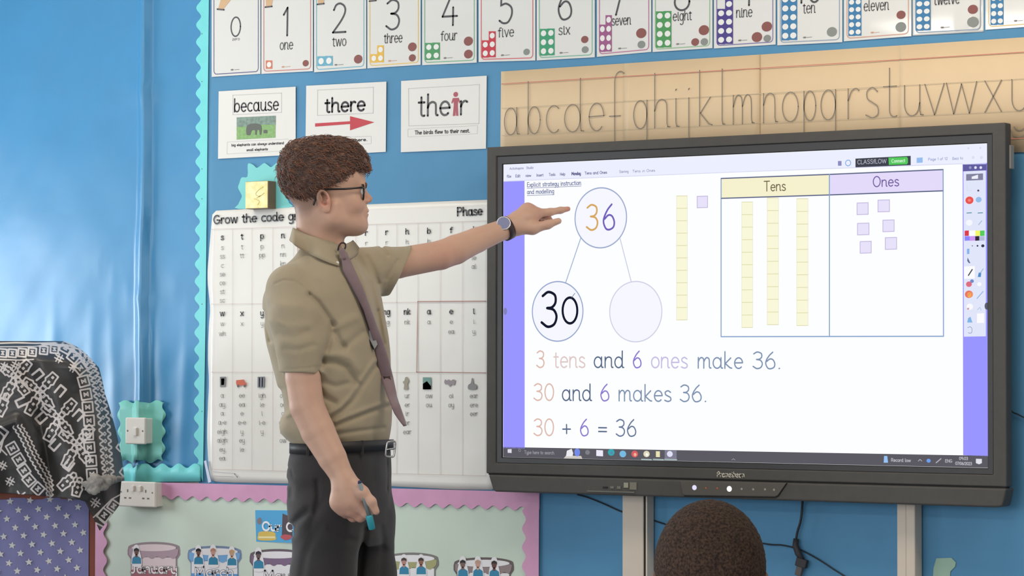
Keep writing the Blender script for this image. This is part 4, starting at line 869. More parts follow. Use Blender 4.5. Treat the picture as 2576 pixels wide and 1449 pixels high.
# ------------------------------------------------------------------ implicit surfaces (smooth unions of bones, skinned with surface nets)
FH = np.array([FW[0], FW[1], 0.0]); FH /= np.linalg.norm(FH)
RH = np.array([FH[1], -FH[0], 0.0]); UZ = np.array([0, 0, 1.0])
def nrm(v): v = np.array(v, float); return v/np.linalg.norm(v)
def smin(a, b, k):
    h = np.clip(.5+.5*(b-a)/k, 0, 1); return b+(a-b)*h-k*h*(1-h)
class Sdf:
    def __init__(s): s.p = []; s.post = []
    def add(s, f, lo, hi, k=.01, op='u'):
        m = k*1.5+.02; s.p.append((f, np.array(lo)-m, np.array(hi)+m, k, op)); return s
    def cone(s, a, ra, b, rb, k=.012, op='u', flat=None, fs=1.0):
        a = np.array(a, float); b = np.array(b, float); ba = b-a; L2_ = ba@ba+1e-12
        fl = None if flat is None else nrm(flat)
        def f(P):
            q = P-a; t = np.clip((q@ba)/L2_, 0, 1); q = q-t[..., None]*ba
            if fl is not None: q = q+(q@fl)[..., None]*fl*(1/fs-1)
            return (np.sqrt((q*q).sum(-1))-(ra+(rb-ra)*t))*(min(1, fs) if fl is not None else 1)
        r = max(ra, rb); return s.add(f, np.minimum(a, b)-r, np.maximum(a, b)+r, k, op)
    def chain(s, pts, rs, k=.006, op='u', flat=None, fs=1.0):
        for i in range(len(pts)-1): s.cone(pts[i], rs[i], pts[i+1], rs[i+1], k, op, flat, fs)
        return s
    def ell(s, c, ax, r, k=.012, op='u'):
        c = np.array(c, float); A = np.array([nrm(v) for v in ax]); r = np.array(r, float)
        def f(P):
            q = (P-c)@A.T; k0 = np.sqrt(((q/r)**2).sum(-1)); k1 = np.sqrt(((q/r**2)**2).sum(-1))+1e-9
            return k0*(k0-1)/k1
        R_ = max(r); return s.add(f, c-R_, c+R_, k, op)
    def loft(s, rows, ux, uy, k=.012, op='u', p=2.4):
        """rows: (z, centre xy (3-vector), half-width along ux, half-depth along uy)"""
        rows = sorted(rows, key=lambda q: q[0]); z = np.array([q[0] for q in rows]); C = np.array([q[1][:2] for q in rows])
        Wd = np.array([q[2] for q in rows]); Dp = np.array([q[3] for q in rows]); ux = np.array(ux)[:2]; uy = np.array(uy)[:2]
        zz = np.linspace(z[0], z[-1], 200)
        def sm(v):
            y = np.interp(zz, z, v); kk = np.ones(15)/15; yp = np.pad(y, 7, mode='edge'); return np.convolve(yp, kk, 'valid')
        cx, cy, ww, dd = sm(C[:, 0]), sm(C[:, 1]), sm(Wd), sm(Dp)
        def f(P):
            Zc = P[..., 2]; a = np.interp(Zc, zz, cx); b = np.interp(Zc, zz, cy); w_ = np.interp(Zc, zz, ww); d_ = np.interp(Zc, zz, dd)
            X_ = P[..., 0]-a; Y_ = P[..., 1]-b; u = np.abs(X_*ux[0]+Y_*ux[1])/w_; v = np.abs(X_*uy[0]+Y_*uy[1])/d_
            g = ((u**p+v**p)**(1/p)-1)*np.minimum(w_, d_)
            return np.maximum(g, np.maximum(Zc-z[-1], z[0]-Zc))
        m = max(max(Wd), max(Dp)); lo = np.array([C[:, 0].min()-m, C[:, 1].min()-m, z[0]]); hi = np.array([C[:, 0].max()+m, C[:, 1].max()+m, z[-1]])
        return s.add(f, lo, hi, k, op)
    def sub(s, o, lo, hi, k=.02):                      # another implicit body as one member
        return s.add(lambda P: o.ev(P), lo, hi, k)
    def plane(s, p0, n, k=.002, lo=None, hi=None):     # keep the side against n inside the given box
        p0 = np.array(p0, float); n = nrm(n)
        f = lambda P: (P-p0)@n
        s.p.append((f, np.array(lo) if lo is not None else np.full(3, -99.), np.array(hi) if hi is not None else np.full(3, 99.), k, 'i')); return s
    def ev(s, P, prims=None):
        d = np.full(P.shape[:-1], 9.0)
        for f, lo, hi, k, op in (prims if prims is not None else s.p):
            if op == 'u':
                v = f(P); d = np.where(d > 5, v, smin(d, v, k))
            elif op == 's': d = -smin(-d, f(P), k)
            else:
                v = f(P)
                if lo[0] > -90:
                    ins = np.all((P > lo) & (P < hi), -1); d = np.where(ins, -smin(-d, -v, k), d)
                else: d = -smin(-d, -v, k)
        for g in s.post: d = g(P, d)
        return d
    def mesh(s, h):
        pos = [q for q in s.p if q[4] == 'u']
        lo = np.min([q[1] for q in pos], 0); hi = np.max([q[2] for q in pos], 0)
        B = 24; N = (np.ceil((hi-lo)/h/B).astype(int))*B+B
        VV = []; II = []; FF = []
        NY, NZ = int(N[1])+2, int(N[2])+2
        gid = lambda i, j, k: (i.astype(np.int64)*NY+j)*NZ+k
        for bi in range(0, N[0], B):
            for bj in range(0, N[1], B):
                for bk in range(0, N[2], B):
                    b0 = lo+np.array([bi, bj, bk])*h; b1 = b0+(B+1)*h
                    act = [q for q in s.p if np.all(q[1] < b1) and np.all(q[2] > b0)]
                    if not any(q[4] == 'u' for q in act): continue
                    c = (b0+b1)/2; dc = s.ev(c[None, :], act)[0]
                    if abs(dc) > h*B*1.9+.05: continue
                    n = B+1; g = np.stack(np.meshgrid(*[np.arange(n)]*3, indexing='ij'), -1)
                    P = b0+g*h; d = s.ev(P, act); neg = d < 0
                    if neg.all() or not neg.any(): continue
                    cn = np.stack([neg[a:a+B, b:b+B, e:e+B] for a in (0, 1) for b in (0, 1) for e in (0, 1)], -1)
                    mix = cn.any(-1) & ~cn.all(-1); I = np.argwhere(mix)
                    dv = np.stack([d[I[:, 0]+a, I[:, 1]+b, I[:, 2]+e] for a in (0, 1) for b in (0, 1) for e in (0, 1)], -1)
                    off_ = np.array([(a, b, e) for a in (0, 1) for b in (0, 1) for e in (0, 1)], float)
                    acc = np.zeros((len(I), 3)); cnt = np.zeros(len(I))
                    for a in range(8):
                        for b in range(a+1, 8):
                            if abs(off_[a]-off_[b]).sum() != 1: continue
                            da, db = dv[:, a], dv[:, b]; x = (da < 0) != (db < 0)
                            t = np.where(x, da/(da-db+1e-20), 0)
                            acc += np.where(x[:, None], off_[a]+t[:, None]*(off_[b]-off_[a]), 0); cnt += x
                    VV.append(b0+(I+acc/cnt[:, None])*h); II.append(gid(I[:, 0]+bi, I[:, 1]+bj, I[:, 2]+bk))
                    for ax in range(3):
                        sl_ = [slice(0, B)]*3; sh = [slice(0, B)]*3; sh[ax] = slice(1, B+1)
                        A_, B_ = neg[tuple(sl_)], neg[tuple(sh)]; E_ = np.argwhere(A_ != B_)
                        if not len(E_): continue
                        flip = A_[E_[:, 0], E_[:, 1], E_[:, 2]]
                        E_ = E_+np.array([bi, bj, bk]); u, v = [(1, 2), (2, 0), (0, 1)][ax]
                        q = []
                        for du, dv_ in ((0, 0), (-1, 0), (-1, -1), (0, -1)):
                            e = E_.copy(); e[:, u] += du; e[:, v] += dv_; q.append(gid(e[:, 0], e[:, 1], e[:, 2]))
                        q = np.stack(q, 1); q[~flip] = q[~flip][:, ::-1]; FF.append(q)
        V = np.concatenate(VV); I = np.concatenate(II); F = np.concatenate(FF)
        o = np.argsort(I); I = I[o]; V = V[o]
        ix = np.searchsorted(I, F); ix = np.clip(ix, 0, len(I)-1); ok = (I[ix] == F).all(1)
        return V, ix[ok]
    def hit(s, px, py, near=5.0, far=9.5, steps=60):
        d = ray(px, py); t = near
        for _ in range(steps):
            v = s.ev((CAM+d*t)[None, :])[0]
            if v < .0004: break
            t += max(v*.8, .0004)
            if t > far: return None
        return CAM+d*t
def box8(px0, px1, py0, py1, d0, d1, z=7.253):
    Q_ = np.array([D(x, y, z+d) for x in (px0, px1) for y in (py0, py1) for d in (d0, d1)]); return Q_.min(0), Q_.max(0)
def topx(P):
    q = P-CAM; zc = q@FW; return 1288+FPX*(q@RT)/zc, 724.5-FPX*(q@UP)/zc
def segdist(x, y, pts):
    best = np.full(x.shape, 1e9)
    for (x0, y0), (x1, y1) in zip(pts[:-1], pts[1:]):
        dx, dy = x1-x0, y1-y0; L_ = dx*dx+dy*dy+1e-9
        t = np.clip(((x-x0)*dx+(y-y0)*dy)/L_, 0, 1); best = np.minimum(best, np.hypot(x-x0-t*dx, y-y0-t*dy))
    return best
def snoise(P, s, seed=0.0):
    x, y, z = P[..., 0]*s+seed, P[..., 1]*s+seed*1.7, P[..., 2]*s+seed*.6
    return (np.sin(x*1.1+1.3*np.sin(y*.9+z*.4))*np.cos(z*1.2+1.1*np.sin(x*.7))+.6*np.sin(y*2.1+z*1.4+1.5*np.sin(x*1.3))+.4*np.sin(z*3.3-x*2.2+y*1.1))/2

# ------------------------------------------------------------------ cabinet with a star-print cover and the patterned cloth over what stands on it
DC = 8.28
def C(px, py, dd=0.0): return D(px, py, DC+dd)
zc_ = C(0, 1238)[2]
r = root('covered_cabinet', (*C(60, 1238)[:2], 0), 'low cabinet with a purple star-print front and reddish wooden edge, under the patterned cloth', 'cabinet')
xl_, xr_ = C(-190, 1238), C(224, 1238); wdn = C(240, 1238)-C(224, 1238)
_h = ray(240, 1300); FHc = nrm([_h[0], _h[1], 0]); RHc = np.array([FHc[1], -FHc[0], 0.0])
xl_ = np.array([*(xr_-RHc*.48)[:2], xr_[2]]); wdn = RHc*.0185
b = MB(); q = lambda p, f, z: np.array([p[0], p[1], 0])+FHc*f+np.array([0, 0, z])
b.add([q(xl_, .012, .04), q(xr_, .012, .04), q(xr_, .33, .04), q(xl_, .33, .04), q(xl_, .012, zc_-.02), q(xr_, .012, zc_-.02), q(xr_, .33, zc_-.02), q(xl_, .33, zc_-.02)], [(0,3,2,1),(4,5,6,7),(0,1,5,4),(1,2,6,5),(2,3,7,6),(3,0,4,7)])
m_wood = mat('reddish_wood', (142, 76, 58), rough=.45, noise=.18, nscale=14, stretch=(1, 1, .08))
b.build('carcass', m_wood, r)
b = MB(); e0, e1 = xr_, xr_+wdn; b.add([q(e0, -.004, 0), q(e1, -.004, 0), q(e1, .33, 0), q(e0, .33, 0), q(e0, -.004, zc_), q(e1, -.004, zc_), q(e1, .33, zc_), q(e0, .33, zc_)], [(0,3,2,1),(4,5,6,7),(0,1,5,4),(1,2,6,5),(2,3,7,6),(3,0,4,7)])
bevel(b.build('side_panel', m_wood, r), .003)
b = MB(); b.add([q(xl_, -.006, zc_-.02), q(e1+RH*.004, -.006, zc_-.02), q(e1+RH*.004, .34, zc_-.02), q(xl_, .34, zc_-.02), q(xl_, -.006, zc_), q(e1+RH*.004, -.006, zc_), q(e1+RH*.004, .34, zc_), q(xl_, .34, zc_)], [(0,3,2,1),(4,5,6,7),(0,1,5,4),(1,2,6,5),(2,3,7,6),(3,0,4,7)])
bevel(b.build('top_panel', m_wood, r), .003)
nx, nz = 60, 30; V = []; F = []
for j in range(nz+1):
    for i in range(nx+1):
        p = xl_+(xr_-xl_)*i/nx; z = .03+(zc_-.045)*j/nz
        V.append(q(p, -.006+.0022*math.sin(i*.5+.3*math.sin(j*.3)), z))
for j in range(nz):
    for i in range(nx): a = j*(nx+1)+i; F.append((a, a+1, a+nx+2, a+nx+1))
fc = obj('fabric_front', V, F, mat('purple_star_fabric', (130, 130, 176), rough=.85, noise=.03, bump=.1, bscale=400), r, True)
b = MB()
for j in range(-1, 34):
    for i in range(-6, 9):
        sx = (118+i*117-j*9)/2.379-(24.6 if j % 2 else 0)+j*0; sy = 840+(1050-5*i+52.5*j)/2.379
        if j >= 0: pass
        if not (-170 < sx < 216) or sy < 1246: continue
        p = C(sx, sy); base_ = xr_-RHc*(224-sx)/862; base_ = np.array([base_[0], base_[1], p[2]])-FHc*.0095
        if p[2] < .06: continue
        ph0 = .25*math.sin(i*5.1+j*3.3)
        R_ = .0112; V = [base_+RHc*(R_ if k % 2 == 0 else R_*.45)*math.sin(k*math.pi/5+ph0)+UZ*(R_ if k % 2 == 0 else R_*.45)*math.cos(k*math.pi/5+ph0) for k in range(10)]
        b.add(V, [tuple(range(10))])
b.build('star_print', mat('cream_star_print', (216, 214, 212), rough=.8), fc)['kind'] = 'stuff'

# the cloth: shape over the box that it hides
RC = [(858,160),(863,176),(875,198),(890,217),(925,249),(960,258),(990,264),(1030,277),(1080,291),(1120,300),(1150,306),(1180,310),(1206,313),(1260,316)]
def xr_c(y): return float(np.interp(y, [a for a, b_ in RC], [b_ for a, b_ in RC]))
HEM = [(-160,1236),(0,1240),(90,1246),(200,1257),(216,1262),(236,1240),(262,1226),(300,1212),(330,1206)]
def hem(x): return float(np.interp(x, [a for a, b_ in HEM], [b_ for a, b_ in HEM]))
DCL = 8.11
def cdepth(px, py):
    xr = xr_c(py); d = 0.0
    t = np.clip((px-(xr-120))/120, 0, 1); d += .20*t**2.6
    t = np.clip((910-py)/48, 0, 1); d += .13*t**1.5
    # ridge running from the top corner down the middle, valleys either side
    g = lambda pts, w_, a: a*math.exp(-(segdist(np.array([px*1.0]), np.array([py*1.0]), pts)[0]/w_)**2)
    d += g([(60,905),(95,985),(110,1050)], 22, .030)
    d += g([(95,1040),(115,1130),(130,1240)], 12, .022)
    d -= g([(0,1075),(40,1060),(70,1130),(120,1235)], 16, .028)
    d -= g([(172,866),(215,960),(240,1080),(245,1190)], 26, .020)
    d += g([(130,900),(180,990),(200,1100),(215,1200)], 30, .012)
    d += .012*min(1, max(0, (py-1100)/120))*math.sin(px*.06)
    return DCL+d
STEP = 2.0
cols_ = np.arange(-150, 1, STEP)
nu, nv = 236, 206; V = []; PX = []
for j in range(nv+1):
    for i in range(nu+1):
        v = j/nv; u = i/nu
        xr = None
        # hem height depends on x, right contour on y: iterate once
        y0 = 858.0; x = -150+u*(xr_c(1050)+150)
        for _ in range(3):
            y = y0+(hem(x)-y0)*v; x = -150+u*(xr_c(y)+150)
        V.append(D(x, y, cdepth(x, y))); PX.append((x, y))
n0 = len(V)
# back flap: the cloth goes over the box and down behind it
F = []
for j in range(nv):
    for i in range(nu): a = j*(nu+1)+i; F.append((a, a+nu+1, a+nu+2, a+1))
# continue round the right side and over the top, away from the camera
sideV = []
for j in range(nv+1):
    p = V[j*(nu+1)+nu]; V.append(p+FH*.13-RH*.03); PX.append((9999, 0))
for j in range(nv): a = j*(nu+1)+nu; F.append((a, a+nu+1, n0+j+1, n0+j))
n1 = len(V)
for i in range(nu+1): p = V[i]; V.append(p+FH*.16-UZ*.02); PX.append((9999, 0))
for i in range(nu): F.append((i, i+1, n1+i+1, n1+i))
# printed pattern as a distance value carried on the cloth
c3 = lambda pts: [(x/2.956, 850+y/2.956) for x, y in pts]
LINES = []; 
def addl(pts, w_=9.5): LINES.append((c3(pts), w_*1.32/2.956/2))
def arm(cx, cy, dx, dy, L_=165, w_=62):
    n_ = math.hypot(dx, dy); tx, ty_ = dx/n_, dy/n_; ox, oy = -ty_, tx
    prof = [(.06,0),(.12,.30),(.30,.30),(.36,.50),(.52,.42),(.60,.62),(.80,.50),(1.0,.46)]
    up = [(cx+tx*L_*a+ox*w_*b_, cy+ty_*L_*a+oy*w_*b_) for a, b_ in prof]; dn = [(cx+tx*L_*a-ox*w_*b_, cy+ty_*L_*a-oy*w_*b_) for a, b_ in prof]
    addl(up+dn[::-1]+[up[0]])
    for a in (.30, .56, .82):
        px_, py_ = cx+tx*L_*a, cy+ty_*L_*a; s_ = 9; addl([(px_-s_, py_), (px_, py_-s_), (px_+s_, py_), (px_, py_+s_), (px_-s_, py_)], 6)
for cx, cy in ((118, 290), (300, 400), (440, 595), (572, 790)):
    arm(cx, cy, 105, -120, 170 if cx > 200 else 150); arm(cx, cy, -85, 150, 190)
    arm(cx, cy, 95, 150, 150); arm(cx, cy, -100, -70, 150 if cx > 200 else 120, 56)
arm(572, 1000, -120, 110, 175); arm(600, 1030, -40, 150, 150); arm(60, 400, -60, 150, 190)
for (x, y, a) in ((455,390,.7),(590,570,.75),(300,600,-2.3),(400,800,-2.4),(505,950,-2.5),(150,480,-2.0),(290,270,.9)):
    ca, sa = math.cos(a), math.sin(a); f_ = lambda u, v: (x+ca*u-sa*v, y+sa*u+ca*v)
    addl([f_(-28, 42), f_(-28, -28), f_(24, -28), f_(24, 42)], 12)
def sq(x, y, s_, a, w_=9):
    ca, sa = math.cos(a), math.sin(a); f_ = lambda u, v: (x+ca*u-sa*v, y+sa*u+ca*v)
    addl([f_(-s_,-s_), f_(s_,-s_), f_(s_,s_), f_(-s_,s_), f_(-s_,-s_)], w_); addl([f_(-.4*s_,-.4*s_), f_(.4*s_,-.4*s_), f_(0,0), f_(-.4*s_,.4*s_), f_(.4*s_,.4*s_), f_(0,0), f_(-.4*s_,-.4*s_)], 5.5)
for x, y, a in ((490,72,.5),(548,140,.7),(598,225,.9),(622,322,1.3),(640,420,1.4),(652,515,1.5),(662,615,1.52),(655,718,1.55),(665,815,1.5),(678,915,1.5),(684,1012,1.5)): sq(x, y, 38, a)
for x, y in ((20,112),(92,114),(165,110),(240,105),(325,92),(405,84)): sq(x, y, 29, .08)
for dx in (0, 62):
    pts = smooth_path([(300+dx*.6,46),(470+dx,62),(590+dx,140),(650+dx*.9,225),(690+dx*.9,330),(712+dx,450),(738+dx,600),(752+dx,760),(762+dx,900),(776+dx,1030)], 12)
    q_ = []
    for k, p in enumerate(pts): q_.append((p[0]+(11 if k % 4 < 2 else -9), p[1]))
    addl(q_, 9)
for k, t in enumerate(np.linspace(0, 1, 22)):
    pts = smooth_path([(500,62),(620,140),(682,225),(718,330),(742,450),(768,600),(782,760),(792,900),(806,1030)], 20); p = pts[int(t*(len(pts)-1))]; s_ = 11
    addl([(p[0]-s_, p[1]), (p[0], p[1]-s_-3), (p[0]+s_, p[1]), (p[0], p[1]+s_+3), (p[0]-s_, p[1])], 6)
for x, y in ((800,340),(848,575),(890,815),(915,1000)): addl([(x-2,y-34),(x-26,y),(x+4,y+30)], 9)
addl([(0,40),(120,36),(260,40),(420,36)], 8); addl([(0,160),(140,165),(250,160)], 7); addl([(0,66),(250,64),(420,44)], 6)
for x, y, a in ((92,820,1.05),(140,905,1.0),(178,985,.95),(215,1056,.85),(282,1122,.75)): sq(x, y, 37, a)
for d_ in (0, 34, 62):
    pts = smooth_path([(95+d_,655-d_*.2),(160+d_,760-d_*.2),(215+d_,880-d_*.3),(280+d_,990-d_*.4),(345+d_*.7,1090-d_*.3),(350+d_*.6,1190)], 10); addl([(p[0]+(7 if k % 3 == 0 else -6), p[1]) for k, p in enumerate(pts)], 7.5)
def hashm(x, y, s_=32, a=.5):
    ca, sa = math.cos(a), math.sin(a); f_ = lambda u, v: (x+ca*u-sa*v, y+sa*u+ca*v)
    for o_2 in (-11, 11): addl([f_(-s_, o_2), f_(s_, o_2)], 7); addl([f_(o_2, -s_), f_(o_2, s_)], 7)
for x, y in ((18,950),(75,1068),(440,152),(545,222),(30,215),(115,205)): hashm(x, y)
addl([(130,1140),(150,1175),(185,1150)], 9); addl([(5,660),(60,700),(20,760),(0,790)], 12); addl([(0,700),(30,730),(0,850)], 10); addl([(10,830),(50,870)], 8)
def lined(x, y, lines):
    d = np.full(x.shape, 99.0)
    for pts, hw in lines: d = np.minimum(d, segdist(x, y, pts)-hw)
    return d
def cloth_mat():
    m = bpy.data.materials.new('black_white_print_cloth'); m.use_nodes = True; nt = m.node_tree; b_ = nt.nodes['Principled BSDF']
    at = nt.nodes.new('ShaderNodeAttribute'); at.attribute_name = 'print_distance'
    mr = nt.nodes.new('ShaderNodeMapRange'); mr.inputs[1].default_value = -.5; mr.inputs[2].default_value = .5; mr.inputs[3].default_value = 1; mr.inputs[4].default_value = 0
    mx = nt.nodes.new('ShaderNodeMix'); mx.data_type = 'RGBA'; mx.inputs[6].default_value = (*lin((52, 50, 50)), 1); mx.inputs[7].default_value = (*lin((214, 206, 204)), 1)
    nt.links.new(at.outputs['Fac'], mr.inputs[0]); nt.links.new(mr.outputs[0], mx.inputs[0]); nt.links.new(mx.outputs[2], b_.inputs['Base Color'])
    b_.inputs['Roughness'].default_value = .40; b_.inputs['Specular IOR Level'].default_value = .45
    n2 = nt.nodes.new('ShaderNodeTexNoise'); n2.inputs['Scale'].default_value = 16; bp = nt.nodes.new('ShaderNodeBump'); bp.inputs['Strength'].default_value = .25; bp.inputs['Distance'].default_value = .02
    tc = nt.nodes.new('ShaderNodeTexCoord'); nt.links.new(tc.outputs['Object'], n2.inputs['Vector']); nt.links.new(n2.outputs['Fac'], bp.inputs['Height']); nt.links.new(bp.outputs['Normal'], b_.inputs['Normal'])
    return m
m_cloth = cloth_mat()
def with_print(o, PX, lines):
    P_ = np.array(PX, float); P_[:, 0] = np.abs(P_[:, 0]); d = lined(P_[:, 0], P_[:, 1], lines); d[P_[:, 0] > 9000] = 9
    at = o.data.attributes.new('print_distance', 'FLOAT', 'POINT'); at.data.foreach_set('value', d.astype(np.float32))
r = root('patterned_cloth', V[n0-nu//2-1], 'black cloth with white geometric print draped over a tall box on the cabinet', 'cloth')
o = obj('drape', V, F, m_cloth, r, True); with_print(o, PX, LINES)
s_ = o.modifiers.new('thickness', 'SOLIDIFY'); s_.thickness = .002; s_.offset = -1
# hanging corner of the cloth, and its pale reverse side
V = []; PX = []; F = []; nu, nv = 60, 60
A0, A1, B0, B1 = np.array((214, 1258)), np.array((306, 1204)), np.array((252, 1334)), np.array((300, 1272))
for j in range(nv+1):
    for i in range(nu+1):
        u, v = i/nu, j/nv; p = (A0*(1-u)+A1*u)*(1-v)+(B0*(1-u)+B1*u)*v; V.append(D(p[0], p[1], 8.20+.10*u+.012*math.sin(u*9)+.01*v)); PX.append(tuple(p))
for j in range(nv):
    for i in range(nu): a = j*(nu+1)+i; F.append((a, a+nu+1, a+nu+2, a+1))
o = obj('hanging_corner', V, F, m_cloth, r, True); LINES2 = []
LS = LINES; LINES = []
hashm(710, 1225, 36, .6); sq(775, 1318, 40, .65); sq(845, 1250, 36, .6); addl([(690,1340),(740,1290),(830,1200),(905,1160)], 7); addl([(700,1370),(770,1405)], 9); addl([(740,1350),(800,1400)], 7); addl([(905,1225),(880,1290),(800,1400)], 8)
with_print(o, PX, LINES); s_ = o.modifiers.new('thickness', 'SOLIDIFY'); s_.thickness = .002
sd = Sdf()
sd.chain([D(212, 1216, 8.10), D(240, 1208, 8.09), D(268, 1206, 8.12), D(308, 1201, 8.21)], [.007, .015, .010, .004], k=.010, flat=FH, fs=.5)
sd.chain([D(218, 1232, 8.10), D(238, 1232, 8.09), D(262, 1220, 8.12), D(285, 1210, 8.16)], [.006, .011, .010, .004], k=.010, flat=FH, fs=.5)
sd.post.append(lambda P, d: d+.0026*snoise(P, 190))
V, F = sd.mesh(.003); obj('folded_lining', V, F, mat('grey_lining', (150, 145, 140), rough=.8, noise=.12, nscale=60), r, True)
# the covered box that the cloth hangs over
b = MB(); p0 = D(-150, 900, 8.30); p1 = D(150, 900, 8.30); zt_ = D(0, 885, 8.3)[2]
b.add([q(p0, 0, zc_), q(p1, 0, zc_), q(p1, .2, zc_), q(p0, .2, zc_), q(p0, .03, zt_), q(p1-RH*.02, .03, zt_), q(p1-RH*.02, .2, zt_), q(p0, .2, zt_)], [(0,3,2,1),(4,5,6,7),(0,1,5,4),(1,2,6,5),(2,3,7,6),(3,0,4,7)])
b.build('hidden_box', mat('dark_box', (60, 60, 62), rough=.7), r)

# ------------------------------------------------------------------ child seen from behind
KZ = 4.80
def Kp(px, py, dd=0.0): return D(px, py, KZ+dd)
kid = root('person', (*Kp(1786, 1449)[:2], 0), 'child with very short dark hair seen from behind, at the bottom edge under the display', 'person')
m_skin2 = mat('dark_brown_skin', (92, 62, 50), rough=.5, noise=.04, nscale=30)
m_hair2 = mat('short_black_hair', (46, 37, 34), rough=.95, spec=.15, c2=(84, 66, 56), noise=.2, nscale=230, bump=.9, bscale=260, sheen=.0, detail=4)
kb = Sdf()
hc = Kp(1786, 1428, .0)
kb.ell(hc, [RH, FH, UZ], [.090, .098, .108]); kb.ell(hc-UZ*.07+FH*.03, [RH, FH, UZ], [.066, .070, .085], k=.03)
for s_ in (-1, 1):
    e = hc+RH*s_*.092-UZ*.035+FH*.0; kb.ell(e, [RH, FH, UZ], [.010, .020, .030], k=.008)
    kb.ell(e+FH*.0-RH*s_*-.006, [RH, FH, UZ], [.005, .010, .018], k=.006, op='s')
kb.ell(hc+FH*.105-UZ*.055, [RH, FH, UZ], [.012, .018, .014], k=.012)
kb.cone(hc-UZ*.09-FH*.01, .048, hc-UZ*.19-FH*.015, .052, k=.03)
zn = hc[2]-.20
kb.cone(hc-UZ*.20-RH*.10, .045, hc-UZ*.20+RH*.10, .045, k=.05, flat=FH, fs=.9)
for s_ in (-1, 1):
    sh = hc-UZ*.215+RH*s_*.125; el = hc-UZ*.39+RH*s_*.155+FH*.08; wr = hc-UZ*.40+RH*s_*.05+FH*.26
    kb.chain([sh, el, wr], [.040, .030, .022], k=.02)
    kb.chain([wr, wr+FH*.05-RH*s_*.02, wr+FH*.08-RH*s_*.04], [.024, .022, .012], k=.012, flat=UZ, fs=.6)
V, F = kb.mesh(.004); obj('body', V, F, m_skin2, kid, True)
kh = Sdf(); kh.ell(hc+UZ*.002, [RH, FH, UZ], [.0945, .1025, .1130]); kh.ell(hc-UZ*.05-FH*.015, [RH, FH, UZ], [.074, .086, .075], k=.03)
kh.plane(hc-UZ*.085, -UZ, k=.01); kh.plane(hc+FH*.07+UZ*.03, nrm(FH*.9-UZ*.5), k=.012)
kh.post.append(lambda P, d: d+.0011*snoise(P, 420)+.0008*snoise(P, 760, 3))
V, F = kh.mesh(.0028); obj('hair', V, F, m_hair2, kid, True)
kt = Sdf(); cb_ = hc-FH*.01
kt.loft([(zn-.42, cb_-FH*.0, .135, .10), (zn-.25, cb_, .130, .095), (zn-.08, cb_, .150, .095), (zn-.02, cb_, .135, .075), (zn+.012, cb_, .075, .065)], RH, FH, k=.02)
for s_ in (-1, 1):
    sh = hc-UZ*.215+RH*s_*.120; el = hc-UZ*.39+RH*s_*.155+FH*.08; kt.cone(sh, .054, sh+(el-sh)*.62, .046, k=.03)
    kt.plane(sh+(el-sh)*.72, nrm(el-sh), k=.003, lo=np.minimum(sh, el)-.07+RH*0, hi=np.maximum(sh, el)+.07)
V, F = kt.mesh(.005); obj('shirt', V, F, mat('blue_school_jumper', (48, 96, 150), rough=.8, noise=.04, bump=.2, bscale=300), kid, True)
kl = Sdf(); zs = zn-.40
kl.ell(cb_+np.array([0, 0, zs+.03-cb_[2]]), [RH, FH, UZ], [.14, .12, .09])
for s_ in (-1, 1):
    hp_ = np.array([*(cb_+RH*s_*.07)[:2], zs+.01]); kn = hp_+FH*.34+RH*s_*.03; an = np.array([*(kn+FH*.03)[:2], .07])
    kl.chain([hp_, kn, an], [.075, .055, .042], k=.02)
V, F = kl.mesh(.006); obj('trousers', V, F, mat('grey_school_trousers', (70, 72, 78), rough=.8), kid, True)
for s_ in (-1, 1):
    hp_ = cb_+RH*s_*.10+FH*.40; fs_ = Sdf(); f0 = np.array([*hp_[:2], .035]); fs_.cone(f0-FH*.05, .033, f0+FH*.09, .030, flat=UZ, fs=.9); fs_.plane((0, 0, .004), -UZ)
    V, F = fs_.mesh(.005); obj('shoe', V, F, mat('black_shoe', (30, 29, 29), rough=.4), kid, True)
# the chair that the child sits on
zs2 = zs-.085; r = root('school_chair', (*cb_[:2], 0), 'small plastic school chair under the seated child', 'chair')
m_ch = mat('chair_plastic', (60, 90, 140), rough=.5); m_tb = mat('chair_steel', (150, 150, 152), rough=.3, metal=.8)
b = MB(); cc = np.array([*(cb_+FH*.08)[:2], zs2]); b.obox(cc, RH*.19, FH*.19, UZ*.012); bevel(b.build('seat', m_ch, r), .01, 3)
b = MB(); b.obox(cc-FH*.245+UZ*.20, RH*.17, FH*.008, UZ*.085); bevel(b.build('backrest', m_ch, r), .01, 3)
for sx in (-1, 1):
    for sy in (-1, 1):
        b = MB(); p0 = cc+RH*sx*.16+FH*sy*.15; b.tube([p0-UZ*.01, np.array([*(p0+RH*sx*.03+FH*sy*.04)[:2], .0])], .010, 10); b.build('leg', m_tb, r)
    b = MB(); b.tube([cc+RH*sx*.14-FH*.16-UZ*.008, cc+RH*sx*.14-FH*.225, cc+RH*sx*.14-FH*.235+UZ*.25], .009, 10); b.build('back_support', m_tb, r, True)
# ------------------------------------------------------------------ the teacher
TZ = 7.253; PXM = FPX/TZ
def T(px, py, dd=0.0): return D(px, py, TZ+dd)
tf = T(850, 2100)
man = root('person', (tf[0], tf[1], 0), 'standing man in olive short-sleeved shirt and tie pointing at the display, holding a pen', 'person')
m_skin = mat('light_skin', (198, 158, 137), rough=.5, noise=.05, nscale=9, bump=.06, bscale=160, sss=.08)
m_shirt = mat('olive_shirt_cotton', (160, 146, 122), rough=.85, noise=.03, nscale=12, bump=.12, bscale=500, sheen=.15)
m_trs = mat('charcoal_trousers', (49, 46, 47), rough=.85, noise=.10, nscale=12, bump=.15, bscale=350, sheen=.15)
